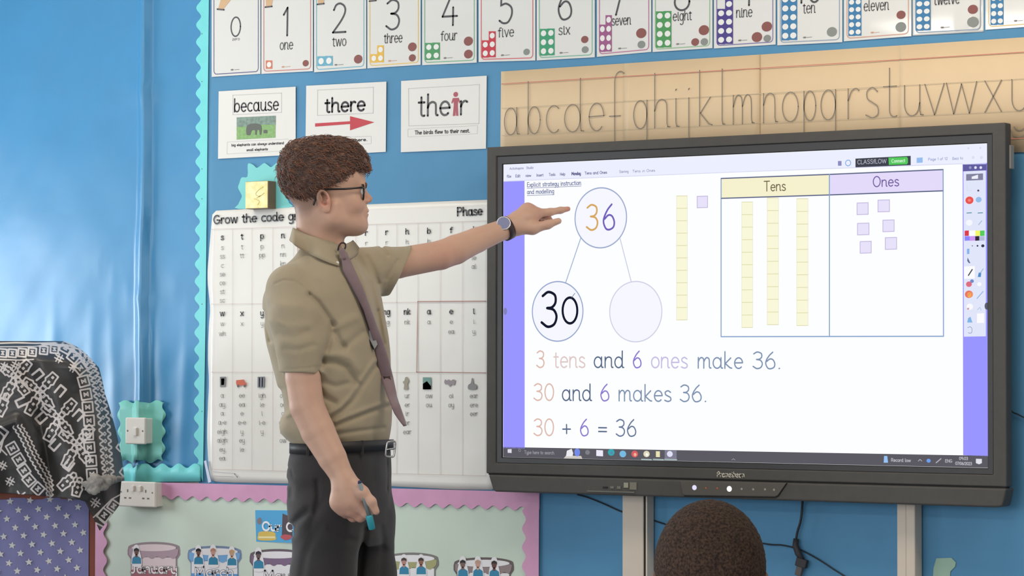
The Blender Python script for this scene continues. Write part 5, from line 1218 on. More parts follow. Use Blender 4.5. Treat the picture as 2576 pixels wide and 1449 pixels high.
# head frame: the man looks along +R, turned a little away from the camera
ha = math.radians(11); hf = math.cos(ha)*RH+math.sin(ha)*FH; hl = -math.sin(ha)*RH+math.cos(ha)*FH   # forward, the man's left
HC = T(812, 470, .0)
def H(px, py, lat=0.0): return HC+hf*((px-812)/PXM)+UZ*((470-py)/PXM)+hl*lat
HA = [hf, hl, UZ]
bd = Sdf()
bd.ell(H(808, 446), HA, [.102, .077, .094]); bd.ell(H(858, 500), HA, [.057, .060, .088], k=.02); bd.ell(H(872, 442), HA, [.045, .062, .050], k=.02)
for s_ in (-1, 1):
    bd.cone(H(826, 548, s_*.050), .022, H(893, 566, s_*.018), .021, k=.025)
    bd.ell(H(882, 512, s_*.034), HA, [.030, .028, .030], k=.02)
    bd.cone(H(832, 520, s_*.062), .012, H(832, 555, s_*.052), .016, k=.02)
bd.ell(H(903, 568), HA, [.0225, .024, .021], k=.012); bd.ell(H(870, 560), HA, [.05, .045, .028], k=.02)
bd.cone(H(914, 478), .0075, H(926, 498), .0105, k=.008); bd.ell(H(926, 500), HA, [.0105, .010, .0085], k=.006)
for s_ in (-1, 1): bd.ell(H(919, 505, s_*.011), HA, [.010, .007, .007], k=.005)
bd.ell(H(912, 532), HA, [.016, .024, .020], k=.012)
bd.ell(H(920, 529), HA, [.0085, .021, .0048], k=.004); bd.ell(H(918.5, 539), HA, [.0088, .019, .0056], k=.004)
bd.ell(H(927, 534.3), HA, [.010, .030, .0011], k=.002, op='s')
bd.ell(H(905, 466), HA, [.016, .046, .009], k=.012)
for s_ in (-1, 1):
    bd.ell(H(925, 484, s_*.031), HA, [.016, .017, .011], k=.010, op='s')
    e = H(804, 509, s_*.079); ef = nrm(hf*.96+UZ*.25); eu = nrm(UZ*.96-hf*.25); el_ = hl*s_
    bd.ell(e+el_*.004, [ef, el_, eu], [.0175, .0075, .0285], k=.006)
    bd.ell(e+el_*.0105+ef*.0010+eu*.004, [ef, el_, eu], [.0108, .0150, .0185], k=.0025, op='s')
    bd.ell(e+el_*.0045-ef*.0045+eu*.006, [ef, el_, eu], [.0030, .0045, .0110], k=.0025)
    bd.ell(e+el_*.0075+ef*.0085-eu*.005, [ef, el_, eu], [.0035, .0040, .0060], k=.003)
    bd.ell(e+el_*.005-eu*.025, [ef, el_, eu], [.009, .005, .009], k=.005)
# neck, chest inside the shirt
bd.cone(H(800, 545), .056, T(799, 640, .0), .052, k=.03, flat=hf, fs=1.0)
bd.cone(H(846, 590), .010, T(862, 640, -.02), .012, k=.02)
thf = math.radians(-27); tfw = math.cos(thf)*RH+math.sin(thf)*FH; tlf = -math.sin(thf)*RH+math.cos(thf)*FH     # torso forward / left
def row(py, x0, x1, sc=1.0, wt=.86):
    c = T((x0+x1)/2, py); half = (x1-x0)/2/PXM/wt*sc; return (c[2], c, half, half*.72)
bd.loft([row(655, 750, 880, .62), row(700, 705, 945, .70), row(800, 690, 970, .76), row(1000, 712, 985, .80), row(1150, 725, 985, .86)], tlf, tfw, k=.015)
# left arm (far side) reaching towards the display
SL = T(905, 672, .13); EL = T(1108, 642, .27); WL = T(1277, 573, .385)
bd.chain([SL, T(1000, 662, .20), EL, T(1146, 628, .30), T(1200, 604, .34), WL], [.042, .040, .0385, .0392, .0335, .0262], k=.004)
Q = lambda px, py, dd: T(px, py, dd)
bd.cone(WL, .0255, Q(1302, 560, .40), .029, k=.015)
# palm and back of the hand
bd.chain([Q(1300, 566, .395), Q(1328, 548, .405), Q(1348, 537, .41)], [.026, .0265, .018], k=.014)
bd.chain([Q(1305, 553, .41), Q(1328, 531, .42), Q(1345, 532, .43)], [.023, .0205, .013], k=.012)
bd.chain([Q(1345, 537, .41), Q(1384, 533.5, .425), Q(1410, 529, .435), Q(1429, 525.5, .44)], [.0135, .0100, .0088, .0068], k=.006)     # index
bd.chain([Q(1308, 572, .385), Q(1340, 574, .385), Q(1378, 565, .39), Q(1405, 556, .395)], [.020, .0165, .0112, .0085], k=.009)   # thumb
for (a, b_, c, d_) in (((1345,533,.43),(1374,541,.445),(1384,558,.44),(1366,565,.425)), ((1340,533,.45),(1366,543,.465),(1374,560,.455),(1356,566,.44)), ((1333,538,.465),(1354,548,.475),(1360,563,.465),(1345,567,.45))):
    bd.chain([Q(*a), Q(*b_), Q(*c), Q(*d_)], [.0125, .0105, .0092, .0080], k=.004)
# right arm (near side) hanging, closed round a pen
SR = T(742, 722, -.118); ER = T(772, 1022, -.185); WR = T(868, 1212, -.225)
bd.chain([SR, T(752, 850, -.165), T(762, 950, -.182), ER, T(800, 1085, -.195), T(836, 1152, -.212), WR], [.036, .042, .0435, .0430, .0420, .0355, .0270], k=.004)
bd.chain([WR, T(874, 1238, -.225)], [.0270, .031], k=.015, flat=nrm(RH), fs=1.0)
bd.chain([T(862, 1232, -.225), T(858, 1262, -.222), T(868, 1278, -.218)], [.026, .025, .022], k=.018)
bd.chain([T(884, 1232, -.222), T(888, 1262, -.225), T(894, 1276, -.222)], [.024, .025, .020], k=.018)
# knuckles and fingers curling round and under, away from the camera
for (mc, pi, di, tp, r_) in (((898,1270,-.238),(922,1292,-.236),(934,1284,-.222),(930,1262,-.214),.0118), ((884,1284,-.228),(906,1301,-.220),(922,1293,-.206),(920,1270,-.200),.0122),
                             ((868,1285,-.214),(888,1301,-.204),(906,1294,-.192),(906,1272,-.188),.0116), ((854,1276,-.200),(870,1293,-.190),(888,1288,-.180),(890,1270,-.178),.0102)):
    bd.chain([T(*mc), T(*pi), T(*di), T(*tp)], [r_+.003, r_, r_*.86, r_*.72], k=.006)
bd.chain([T(892, 1222, -.235), T(912, 1238, -.248), T(934, 1262, -.252), T(946, 1287, -.250)], [.0185, .0150, .0118, .0088], k=.008)  # thumb
V, F = bd.mesh(.0028)
body = obj('body', V, F, m_skin, man, True)
def spots(lst):
    v = np.zeros(len(V))
    for p, r_, a in lst: v = np.maximum(v, a*np.exp(-((V-p)**2).sum(1)/r_**2))
    return v
at = body.data.attributes.new('blush', 'FLOAT', 'POINT')
at.data.foreach_set('value', spots([(H(804,509,-.085),.020,1.0),(H(804,509,.085),.020,1.0),(H(928,500),.013,1.0),(H(922,534),.014,.7),(H(892,515,-.04),.022,.45),(T(889,1290,-.22),.035,.6),(T(1110,650,.25),.05,.35),(T(1340,530,.42),.03,.4),(T(1430,525,.44),.015,.8)]).astype(np.float32))
at = body.data.attributes.new('stubble', 'FLOAT', 'POINT')
q_ = V-HC; f_ = (q_@hf)*PXM+812; y_ = 470-q_[:, 2]*PXM
lo_ = np.interp(f_, [700, 745, 775, 800, 815, 850, 870, 900], [560, 560, 552, 520, 490, 470, 455, 430])
st = np.clip((lo_-y_)/26, 0, 1)*(y_ > 300)*(f_ < 900); at.data.foreach_set('value', st.astype(np.float32))
nt = m_skin.node_tree; pb = nt.nodes['Principled BSDF']; src = pb.inputs['Base Color'].links[0].from_socket
for nm, col, k_ in (('blush', (200, 126, 110), .7), ('stubble', (140, 108, 92), .85)):
    a_ = nt.nodes.new('ShaderNodeAttribute'); a_.attribute_name = nm; mu = nt.nodes.new('ShaderNodeMath'); mu.operation = 'MULTIPLY'; mu.inputs[1].default_value = k_
    mx = nt.nodes.new('ShaderNodeMix'); mx.data_type = 'RGBA'; nt.links.new(a_.outputs['Fac'], mu.inputs[0]); nt.links.new(mu.outputs[0], mx.inputs[0])
    nt.links.new(src, mx.inputs[6]); mx.inputs[7].default_value = (*lin(col), 1); src = mx.outputs[2]
nt.links.new(src, pb.inputs['Base Color'])
# eyes, brows
m_eye = mat('eye_white', (236, 232, 228), rough=.2); m_iris = mat('iris', (70, 84, 90), rough=.15)
def ball(mb, c, r, n=14):
    V = []; F = []
    for i in range(n+1):
        th_ = math.pi*i/n
        for j in range(2*n): V.append(c+r*np.array([math.sin(th_)*math.cos(math.pi*j/n), math.sin(th_)*math.sin(math.pi*j/n), math.cos(th_)]))
    for i in range(n):
        for j in range(2*n): F.append((i*2*n+j, (i+1)*2*n+j, (i+1)*2*n+(j+1) % (2*n), i*2*n+(j+1) % (2*n)))
    mb.add(V, F)
for s_ in (-1, 1):
    b = MB(); ball(b, H(902, 484, s_*.031), .0120); e = b.build('eye', m_eye, man, True)
    b = MB(); ball(b, H(906.5, 484, s_*.031), .0085); b.build('iris', m_iris, e, True)
    b = MB(); b.tube([H(919, 470, s_*.012), H(916, 464, s_*.030), H(903, 466, s_*.048)], [.0034, .0050, .0022], 8); b.build('eyebrow', mat('brown_brow', (112, 76, 58), rough=.8), man, True)
# hair: thick top, faded sides
def hline(P, off=0.0):                           # >0 below the hairline
    q = P-HC; f_ = (q@hf)*PXM+812; y = 470-(q[..., 2])*PXM
    ln = np.interp(f_, [690, 725, 760, 789, 809, 839, 863, 888, 923, 945], [462, 500, 513, 501, 482, 466, 453, 443, 436, 434])
    return (y-ln-off)/PXM*.85
m_hair = mat('auburn_hair', (112, 76, 60), rough=.55, c2=(80, 56, 46), noise=.2, nscale=55, bump=.5, bscale=140, sheen=.2)
m_hair3 = mat('auburn_hair_light', (140, 88, 62), rough=.5, spec=.5)
hs_ = Sdf()
hs_.ell(H(808, 443), HA, [.1085, .0835, .0940]); hs_.ell(H(800, 404), HA, [.085, .076, .056], k=.02); hs_.ell(H(866, 402), HA, [.058, .066, .048], k=.025)
hs_.ell(H(898, 421), HA, [.027, .052, .021], k=.02); hs_.ell(H(747, 420), HA, [.042, .065, .06], k=.02); hs_.ell(H(836, 384), HA, [.060, .055, .032], k=.02)
hs_.post.append(lambda P, d: -smin(-(d+.0022*snoise(P, 95)+.0016*snoise(P, 210, 5)), -hline(P), .012))
V, F = hs_.mesh(.0028); hair = obj('hair', V, F, m_hair, man, True)
# tousled locks lying over it
bmv = V; nf = np.cross(V[F[:, 1]]-V[F[:, 0]], V[F[:, 2]]-V[F[:, 0]]); nf /= np.linalg.norm(nf, axis=1)[:, None]+1e-12
fc_ = V[F].mean(1); out_ = ((fc_-H(808, 440))*nf).sum(1) > 0
okf = np.where(out_ & (hline(fc_, -6) < 0))[0]
for nm, mm, cnt_ in (('hair_locks', m_hair, 2100), ('light_hair_locks', m_hair3, 500)):
    SV = []; SF = []
    for k in RNG.choice(okf, min(cnt_, len(okf)), replace=False):
        p = fc_[k]; n = nf[k]
        flow = nrm(hf*.75-UZ*.35+hl*RNG.uniform(-.7, .7)+UZ*RNG.uniform(-.5, .5)); flow -= n*(flow@n); flow = nrm(flow); sd_ = np.cross(n, flow)
        L_ = RNG.uniform(.010, .024); am = RNG.uniform(.001, .004); ph_ = RNG.uniform(0, 6); b0 = len(SV); ns = 6
        for i in range(ns):
            t = i/(ns-1); c = p+flow*L_*t+sd_*am*math.sin(ph_+t*4.5)+n*(.0004+.0034*math.sin(math.pi*min(t*.8, 1)))-n*(.0030*t*t if t > .5 else 0)
            rr = .00085*(1-.75*t)+.0002
            for a in range(3): SV.append(c+rr*(math.cos(2.094*a)*n+math.sin(2.094*a)*sd_*1.6))
        for i in range(ns-1):
            for a in range(3): SF.append((b0+i*3+a, b0+i*3+(a+1) % 3, b0+(i+1)*3+(a+1) % 3, b0+(i+1)*3+a))
    o = obj(nm, SV, SF, mm, hair, True); o['kind'] = 'stuff'
# glasses
m_blk = mat('black_acetate', (22, 20, 22), rough=.25)
gl = root('glasses', H(912, 480), 'thin black-framed glasses worn by the pointing man', 'glasses')
for s_ in (-1, 1):
    ring = []; wv, hv = .0255, .0195
    for k in range(28):
        a = 2*math.pi*k/28; cx_, sy_ = math.copysign(abs(math.cos(a))**.6, math.cos(a)), math.copysign(abs(math.sin(a))**.7, math.sin(a))
        ring.append(H(909-1.5*abs(cx_), 485, s_*.034)+hl*cx_*wv+UZ*sy_*hv)
    b = MB(); b.tube(ring+[ring[0], ring[1]], .0024, 8, False); rm = b.build('rim', m_blk, gl, True)
    b = MB(); b.add(ring, [tuple(range(28))]); b.build('lens', m_glass, rm)
    b = MB(); b.tube(smooth_path([H(906, 475, s_*.060), H(897, 475, s_*.068), H(860, 479, s_*.0775), H(816, 481, s_*.082), H(803, 484, s_*.080), H(791, 495, s_*.078), H(784, 507, s_*.079), H(779, 521, s_*.077)], 6), .0025, 8); b.build('temple_arm', m_blk, gl, True)
b = MB(); b.tube([H(910, 478, -.010), H(913, 475, 0), H(910, 478, .010)], .0017, 8); b.build('bridge', m_blk, gl, True)

# ------------------------------------------------------------------ shirt
sh = Sdf()
rows = [row(606, 754, 868, .80), row(628, 742, 890, .80), row(650, 720, 915, .80), row(690, 678, 955, .92), row(740, 656, 968, .97), row(800, 656, 976), row(860, 666, 984), row(930, 684, 989), row(1000, 704, 991), row(1060, 712, 991), row(1085, 714, 990), row(1106, 726, 987, .97), row(1135, 738, 982, .95)]
sh.loft(rows, tlf, tfw, k=.035, p=2.3)
sh.ell(T(734, 1076, -.04), [RH, FH, UZ], [.026, .06, .024], k=.03)
# near sleeve: a tube cut off level at its hem
ns = Sdf(); ns.ell(T(730, 728, -.115), [RH, FH, UZ], [.060, .066, .064], k=.03)
ns.chain([T(733, 730, -.125), T(745, 800, -.155), T(755, 870, -.172), T(764, 1010, -.184)], [.062, .068, .0625, .0470], k=.006)
ns.plane(T(761, 938, -.18), nrm(-UZ*.995-RH*.03), k=.003)
ns.cone(T(765, 978, -.183), .0490, T(768, 1040, -.186), .0480, k=.003, op='s')
sh.sub(ns, *box8(655, 850, 650, 950, -.27, 0), k=.018)
fsv = Sdf(); fsv.ell(T(912, 684, .10), [RH, FH, UZ], [.062, .066, .056], k=.03)
fsv.chain([T(912, 684, .11), T(960, 682, .15), T(1000, 680, .19), T(1080, 668, .25)], [.064, .0640, .0605, .0590], k=.006)
nL = nrm(RH*.86-UZ*.42+FH*.10); fsv.plane(T(1004, 680, .19)+nL*.004, nL, k=.003)
fsv.cone(T(1044, 671, .22), .0545, T(1080, 664, .25), .053, k=.003, op='s')
sh.sub(fsv, *box8(835, 1060, 590, 770, -.02, .30), k=.022)
f3 = lambda pts: [(620+x/2.498, 560+y/2.498) for x, y in pts]
FOLDS = [ # px polyline, width px, depth m (positive = groove)
 (f3([(395,455),(450,500),(500,570),(548,640)]), 7, .008), (f3([(540,640),(530,720),(500,820),(470,900),(455,925)]), 8, .007),
 (f3([(560,690),(585,750),(615,785)]), 8, .008), (f3([(615,785),(680,730),(730,690)]), 9, .004), (f3([(600,640),(640,620),(690,600)]), 12, -.004),
 (f3([(490,870),(560,880),(630,910),(660,960),(695,1015)]), 8, .008), (f3([(500,830),(580,830),(650,850),(700,920)]), 10, -.004),
 (f3([(450,1050),(500,1100),(555,1130)]), 8, .007), (f3([(530,1235),(600,1190),(660,1130),(740,1010),(820,890)]), 7, .005), (f3([(520,1200),(590,1160),(650,1100),(730,980),(805,870)]), 6, -.004),
 (f3([(555,1275),(650,1240),(780,1190),(900,1150)]), 7, .006), (f3([(560,1255),(650,1215),(780,1165),(890,1125)]), 7, -.004),
 (f3([(180,385),(230,362),(290,365),(350,395),(400,450)]), 2.4, .0025), (f3([(108,560),(125,650),(150,745)]), 5, .005), (f3([(215,1060),(228,1140),(232,1190)]), 10, .006),
 (f3([(250,1210),(290,1190),(330,1160)]), 7, -.004), (f3([(690,180),(740,280),(780,400),(820,560),(850,760)]), 8, .006), (f3([(650,150),(700,260),(745,400),(790,560)]), 6, -.003),
 (f3([(760,220),(800,300),(825,380)]), 7, .005), (f3([(850,158),(885,205)]), 5, .006), (f3([(880,350),(910,300),(950,240)]), 6, .004),
 (f3([(820,560),(860,760),(880,960),(880,1100)]), 8, .004), (f3([(200,700),(300,720),(380,690)]), 9, .003), (f3([(160,620),(260,650),(400,640)]), 10, -.003),
 (f3([(240,790),(330,800),(420,770)]), 8, .003), (f3([(150,480),(220,520),(330,520)]), 12, -.0025), (f3([(237,925),(330,918),(462,905)]), 2.2, .0014),
 (f3([(990,165),(975,240),(930,330),(885,400)]), 2.2, .0014),
 (f3([(480,1000),(560,1030),(640,1010)]), 8, .004), (f3([(330,190),(430,300),(560,420)]), 14, -.002), (f3([(450,1300),(560,1330),(700,1310),(860,1290)]), 6, .004)]
def fold_post(P, d):
    near = np.abs(d) < .025
    if not near.any(): return d
    d = d.copy(); Pn = P[near]; px_, py_ = topx(Pn); dep = (Pn-CAM)@FW-TZ
    dd = np.zeros(len(Pn)); front = np.clip((.06-dep)/.05, 0, 1); frontL = np.clip((.30-dep)/.05, 0, 1)
    for pts, w_, a in FOLDS:
        xs = [p[0] for p in pts]; ys = [p[1] for p in pts]; m = 3*w_
        s_ = (px_ > min(xs)-m) & (px_ < max(xs)+m) & (py_ > min(ys)-m) & (py_ < max(ys)+m)
        if s_.any(): dd[s_] += a*np.exp(-(segdist(px_[s_], py_[s_], pts)/w_)**2)*(front[s_] if min(xs) < 920 else frontL[s_])
    dd += .0016*snoise(Pn, 14)+.0008*snoise(Pn, 34, 2)
    d[near] += dd; return d
sh.post.append(fold_post)
V, F = sh.mesh(.0030); shirt = obj('shirt', V, F, m_shirt, man, True)
def on(px, py, lift=.004, s=None, fb=-.1):
    """the point of the clothed figure that is seen at this pixel, lifted off the cloth"""
    p = (s or sh).hit(px, py, TZ-.6, TZ+.6)
    return (p if p is not None else T(px, py, fb))-ray(px, py)*lift
def patchwork(name, top_, bot_, m, parent, lift=.004, th=.002, rows_=5, s=None, push=None):
    A_ = smooth_path(top_, 6); B_ = smooth_path(bot_, 6); n = min(len(A_), len(B_)); V = []; F = []
    ia = np.linspace(0, len(A_)-1, n); ib = np.linspace(0, len(B_)-1, n)
    for j in range(rows_+1):
        t = j/rows_
        for k in range(n): V.append(A_[int(round(ia[k]))]*(1-t)+B_[int(round(ib[k]))]*t)
    for j in range(rows_):
        for k in range(n-1): a = j*n+k; F.append((a, a+n, a+n+1, a+1))
    o = obj(name, V, F, m, parent, True); s_ = o.modifiers.new('thickness', 'SOLIDIFY'); s_.thickness = th; s_.offset = 1; return o
# collar: near wing from the nape round to the point with its button, far wing beyond the knot
def neckp(px, py, r_=.066, dd=None):
    c = T(801, py); dx = (px-801)/PXM; dx = max(-r_*.995, min(r_*.995, dx)); return c+RH*dx-FH*math.sqrt(r_*r_-dx*dx)
topc = [T(741, 574, .045), T(738, 574, .01), neckp(742, 576, .0635)-FH*.000, neckp(755, 584, .064), neckp(778, 594, .066), neckp(805, 603, .068), neckp(832, 612, .069), neckp(854, 619, .069)]
botc = [T(733, 600, .045), T(730, 604, .01), on(736, 612, .009), on(748, 622, .009), on(775, 637, .009), on(803, 651, .009), on(829, 662, .008), on(853, 670, .008)]
cl = patchwork('collar', topc, botc, m_shirt, shirt, th=.0025)
topf = [neckp(858, 620, .069), T(868, 614, -.03), T(882, 608, .0), T(886, 605, .03)]; botf = [on(868, 652, .008), on(880, 652, .008), on(897, 640, .008), T(903, 622, .05)]
patchwork('collar', topf, botf, m_shirt, shirt, th=.0025)
def disc3(name, p, r_, m, parent, n=16, nrm_=None, th=.0015):
    nn = nrm(nrm_ if nrm_ is not None else -ray(1288, 724)); a = nrm(np.cross(nn, UZ)); b_ = np.cross(nn, a)
    mb = MB(); mb.tube([p, p+nn*th], r_, n); return mb.build(name, m, parent)
disc3('collar_button', on(849, 661, .014), .0040, mat('pearl_button', (226, 220, 208), rough=.25), shirt)
# loose lanyard loops at the open collar
b = MB(); b.tube(smooth_path([T(850, 630, -.078), T(853, 618, -.080), T(860, 611, -.078), T(868, 613, -.074), T(869, 622, -.076), T(864, 630, -.078)], 5), .0022, 8); b.build('collar_cord', mat('dark_cord', (58, 46, 42), rough=.7), shirt, True)
# tie hanging free of the chest
TP = [(637,858,870),(650,859,876),(683,863,892),(724,886,911),(776,914,930),(817,927,945),(859,940,962),(905,949,976),(945,957,986),(1000,975,997),(1040,992,1010),(1060,1006,1017),(1072,1017,1019)]
ys = np.arange(637, 1073, 5.0); L_ = []; R_ = []
for y in ys:
    x0 = np.interp(y, [q[0] for q in TP], [q[1] for q in TP]); x1 = np.interp(y, [q[0] for q in TP], [q[2] for q in TP])
    pl = on((x0+x1)/2-2, y, .0); dpt = (pl-CAM)@FW-TZ
    L_.append((x0, y, dpt)); R_.append((x1, y, dpt))
dp = np.array([q[2] for q in L_]); dp = np.where(np.abs(dp) > .18, -.075, dp)
dp = np.minimum.reduce([np.pad(dp, 4, mode='edge')[k:k+len(dp)] for k in range(9)]); dp = np.convolve(np.pad(dp, 5, mode='edge'), np.ones(11)/11, 'valid')
dp = np.where(ys > 950, np.minimum(dp, np.interp(ys, [950, 1072], [dp[int((950-637)/5)], -.10])), dp)-.022
V = []; F = []; m_ = 7
for k, y in enumerate(ys):
    for j in range(m_):
        u = j/(m_-1); px_ = L_[k][0]*(1-u)+R_[k][0]*u; V.append(T(px_, y, dp[k]+.004*(2*u-1)**2+.012*u+(.010 if y < 655 else 0)*max(0, (655-y)/18)))
for k in range(len(ys)-1):
    for j in range(m_-1): a = k*m_+j; F.append((a, a+m_, a+m_+1, a+1))
m_tie = mat('plum_tie_cloth', (122, 100, 104), rough=.6, noise=.05, nscale=40, sheen=.3, bump=.1, bscale=500)
o = tie = obj('necktie', V, F, m_tie, man, True); s_ = o.modifiers.new('thickness', 'SOLIDIFY'); s_.thickness = .004; s_.offset = 1
# narrow tail of the tie behind the blade
b = MB(); P_ = [(868,690),(888,735),(908,778),(920,808),(934,850),(948,890),(962,935),(975,985)]
V = []; F = []
for k, (x, y) in enumerate(P_):
    d_ = float(np.interp(y, ys, dp))+.009; V += [T(x-1, y, d_), T(x+16, y, d_+.006)]
for k in range(len(P_)-1): F.append((2*k, 2*k+2, 2*k+3, 2*k+1))
o = obj('tail', V, F, mat('dark_plum_lining', (74, 56, 52), rough=.7), tie, True); s_ = o.modifiers.new('thickness', 'SOLIDIFY'); s_.thickness = .002
kn = Sdf(); kn.chain([T(861, 632, float(dp[0])-.002), T(866, 648, float(dp[2])-.002)], [.0085, .0065], k=.005); V, F = kn.mesh(.002); obj('knot', V, F, m_tie, tie, True)
# name badge half hidden behind the tie
bg = root('name_badge', T(930, 845, float(np.interp(845, ys, dp))), 'small pale grey badge peeping out behind the tie', 'badge')
d_ = float(np.interp(845, ys, dp))+.005; V = [T(919, 824, d_), T(932, 820, d_), T(950, 866, d_), T(941, 880, d_), T(924, 851, d_)]; Bk = [v+FH*.0015 for v in V]
obj('card', V+Bk, [(0,4,3,2,1),(5,6,7,8,9)]+[(i, (i+1) % 5, 5+(i+1) % 5, 5+i) for i in range(5)], mat('badge_grey', (150, 148, 146), rough=.3), bg)
b = MB(); b.tube([T(919, 800, d_), T(920, 822, d_-.002), T(926, 851, d_-.002), T(940, 879, d_-.002)], .0022, 6); b.build('badge_edge', mat('badge_black', (30, 26, 26), rough=.5), bg, True)

# ------------------------------------------------------------------ trousers, belt, shoes
tr = Sdf()
hr = lambda py, x0, x1, sc=1.0: row(py, x0, x1, sc)
tr.loft([hr(1108, 737, 984), hr(1130, 732, 987), hr(1160, 724, 989), hr(1200, 717, 990), hr(1260, 717, 991), hr(1310, 722, 992), hr(1345, 728, 992, .98), hr(1370, 735, 990, .9)], tlf, tfw, k=.03, p=2.3)
nk = [T(825, 1300, -.085), T(820, 1450, -.09), T(820, 1660, -.09), T(815, 1850, -.08), T(812, 2125, -.07)]
fk = [T(908, 1300, .07), T(912, 1450, .07), T(930, 1660, .06), T(940, 1850, .07), T(945, 2125, .08)]
tr.chain(nk, [.090, .084, .068, .062, .060], k=.025); tr.chain(fk, [.086, .082, .066, .060, .058], k=.025)
s5 = lambda pts: [(680+x/3.724, 1060+y/3.724) for x, y in pts]
TF = [(s5([(440,560),(450,700),(420,860)]), 6, .006), (s5([(200,980),(280,900),(350,840)]), 9, .008), (s5([(380,1000),(420,860),(480,760)]), 10, .006), (s5([(900,1000),(870,1130),(845,1300),(830,1449)]), 9, .014),
      (s5([(300,1449),(330,1250),(400,1080),(450,1000)]), 10, .004), (s5([(1090,330),(1100,500),(1095,650)]), 2.2, .0030), (s5([(130,440),(190,430),(215,520)]), 2.2, .002), (s5([(160,560),(200,620),(190,720)]), 7, .004),
      (s5([(1130,450),(1150,620),(1140,800)]), 6, .004), (s5([(560,1000),(700,1100),(800,1120)]), 9, .004), (s5([(650,330),(640,420),(700,480)]), 6, .003), (s5([(215,1010),(210,1060)]), 8, .008), (s5([(1040,1000),(1060,1200),(1040,1449)]), 8, .004)]
def tpost(P, d):
    near = np.abs(d) < .02
    if not near.any(): return d
    d = d.copy(); Pn = P[near]; px_, py_ = topx(Pn); dep = (Pn-CAM)@FW-TZ; fr = np.clip((.05-dep)/.05, 0, 1); dd = np.zeros(len(Pn))
    for pts, w_, a in TF:
        xs = [p[0] for p in pts]; ys_ = [p[1] for p in pts]; m = 3*w_
        s_ = (px_ > min(xs)-m) & (px_ < max(xs)+m) & (py_ > min(ys_)-m) & (py_ < max(ys_)+m)
        if s_.any(): dd[s_] += a*np.exp(-(segdist(px_[s_], py_[s_], pts)/w_)**2)*fr[s_]
    dd += .0022*snoise(Pn, 11, 4)+.0010*snoise(Pn, 30, 1); d[near] += dd; return d
tr.post.append(tpost)
V, F = tr.mesh(.0042); trousers = obj('trousers', V, F, m_trs, man, True)
def waist(py, lift):
    c, hw_, hd_ = None, 0, 0; r_ = row(py, 733, 987); out_ = []
    for k in range(72):
        a = 2*math.pi*k/72; ca, sa = math.cos(a), math.sin(a); g = (abs(ca)**2.3+abs(sa)**2.3)**(-1/2.3)
        out_.append(r_[1]+tlf*ca*g*(r_[2]+lift)+tfw*sa*g*(r_[3]+lift))
    return out_
A_ = waist(1113, .0055); B_ = waist(1139, .0055); V = A_+B_; F = [(k, (k+1) % 72, 72+(k+1) % 72, 72+k) for k in range(72)]
# the front of the belt rises a little towards the buckle, as in the photo
V = [v+UZ*.010*max(0, (v-r_c)@tfw/.14) for v, r_c in ((v, T(860, 1125)) for v in V)]
o = belt = obj('belt', V, F, mat('black_leather', (34, 32, 34), rough=.55), man, True); s_ = o.modifiers.new('thickness', 'SOLIDIFY'); s_.thickness = .004; s_.offset = 0
m_sil = mat('silver_metal', (196, 194, 194), rough=.25, metal=.85)
BP = [T(969, 1148, -.098), T(974, 1112, -.098), T(995, 1110, -.085), T(991, 1149, -.085)]
b = MB(); b.tube(smooth_path([p for a, p2 in zip(BP, BP[1:]+BP[:1]) for p in (a*.85+p2*.15, a*.15+p2*.85)], 3, True)+[BP[0]*.85+BP[1]*.15], .0027, 8, False); b.build('buckle', m_sil, belt, True)
b = MB(); b.tube([T(972, 1131, -.101), T(992, 1128, -.090)], .0018, 8); b.build('buckle_pin', m_sil, belt, True)
for px_, w__ in ((911, 4), (775, 4)):
    b = MB(); b.obox(on(px_, 1127, .011, tr), RH*w__/PXM, FH*.002, UZ*.019); bevel(b.build('belt_loop', m_trs, trousers), .001)
for (ax_, ay_, ad_) in ((812, 2125, -.07), (945, 2125, .08)):
    a0 = T(ax_, ay_, ad_); f0 = np.array([a0[0], a0[1], .045]); fs_ = Sdf(); fs_.cone(f0-RH*.03, .043, f0+RH*.17-FH*.03, .036, flat=UZ, fs=.9, k=.01); fs_.cone(f0, .045, f0+UZ*.07, .045, k=.02)
    fs_.plane((0, 0, .003), -UZ, k=.003); V, F = fs_.mesh(.005); obj('shoe', V, F, mat('black_shoe', (30,29,29)), man, True)
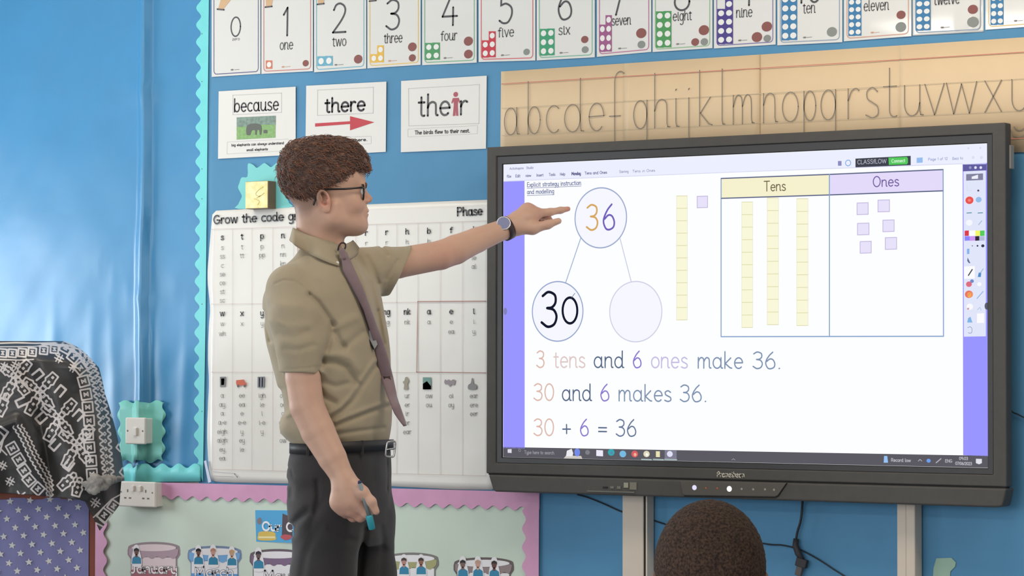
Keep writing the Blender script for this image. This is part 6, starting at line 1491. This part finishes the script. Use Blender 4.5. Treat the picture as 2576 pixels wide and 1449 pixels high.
# ------------------------------------------------------------------ watch, pen
wt = root('wristwatch', T(1270, 572, .36), 'wristwatch with a dark strap and grey glass on the pointing wrist', 'watch')
axw = nrm(T(1300, 561, .40)-T(1230, 594, .36)); wc = T(1273, 575, .383); ru = nrm(np.cross(axw, FH)); ru = ru if ru[2] > 0 else -ru; rv = np.cross(axw, ru)
rad = lambda a: .0292+.0018*abs(math.sin(a))
V = []; F = []; n = 48
for k in range(n):
    a = 2*math.pi*k/n; dr = ru*math.cos(a)+rv*math.sin(a)
    for s_ in (-1, 1): V.append(wc+dr*rad(a)+axw*s_*.0088)
for k in range(n): F.append((2*k, 2*((k+1) % n), 2*((k+1) % n)+1, 2*k+1))
o = obj('strap', V, F, mat('dark_brown_leather', (58, 44, 46), rough=.5), wt, True); s_ = o.modifiers.new('thickness', 'SOLIDIFY'); s_.thickness = .003; s_.offset = 1
fn = nrm(T(1256, 540, .30)-T(1273, 575, .383)); fn = nrm(fn-axw*(fn@axw)); fn = nrm(fn*.80-ray(1270, 560)*.52-axw*.10)
fcw = T(1267, 561, .352)
def cyl(name, c, nn, r_, h_, m, parent, n=40):
    mb = MB(); mb.tube([c, c+nn*h_], r_, n); return mb.build(name, m, parent)
case = cyl('case', fcw-fn*.007, fn, .0195, .0075, m_sil, wt); bevel(case, .0012)
cyl('glass', fcw+fn*.0002, fn, .0168, .0010, mat('watch_glass', (130, 134, 166), rough=.12, coat=.6), wt)
b = MB(); cr = fcw+nrm(np.cross(fn, axw))*0+axw*.021-fn*.003; b.tube([cr-axw*.003, cr+axw*.002], .0025, 10); b.build('crown', m_sil, wt)
pen = root('whiteboard_pen', T(925, 1275, -.24), 'slim pen with a turquoise cap held in the lowered hand', 'pen')
pa, pb_, pc = T(905, 1215, -.262), T(929, 1300, -.250), T(936, 1330, -.246)
b = MB(); b.tube([pa, pb_], .0052, 14); b.build('barrel', mat('pen_grey', (122, 134, 136), rough=.4), pen, True)
b = MB(); pd = nrm(pc-pb_); b.tube([pb_-pd*.004, pb_, pc, pc+pd*.002], [.0078, .0092, .0086, .006], 16); b.build('cap', mat('turquoise_cap', (52, 150, 164), rough=.35), pen, True)
b = MB(); b.tube([pa-nrm(pb_-pa)*.006, pa], [.003, .0055], 12); b.build('end_plug', mat('navy_plastic', (44, 52, 92), rough=.4), pen, True)
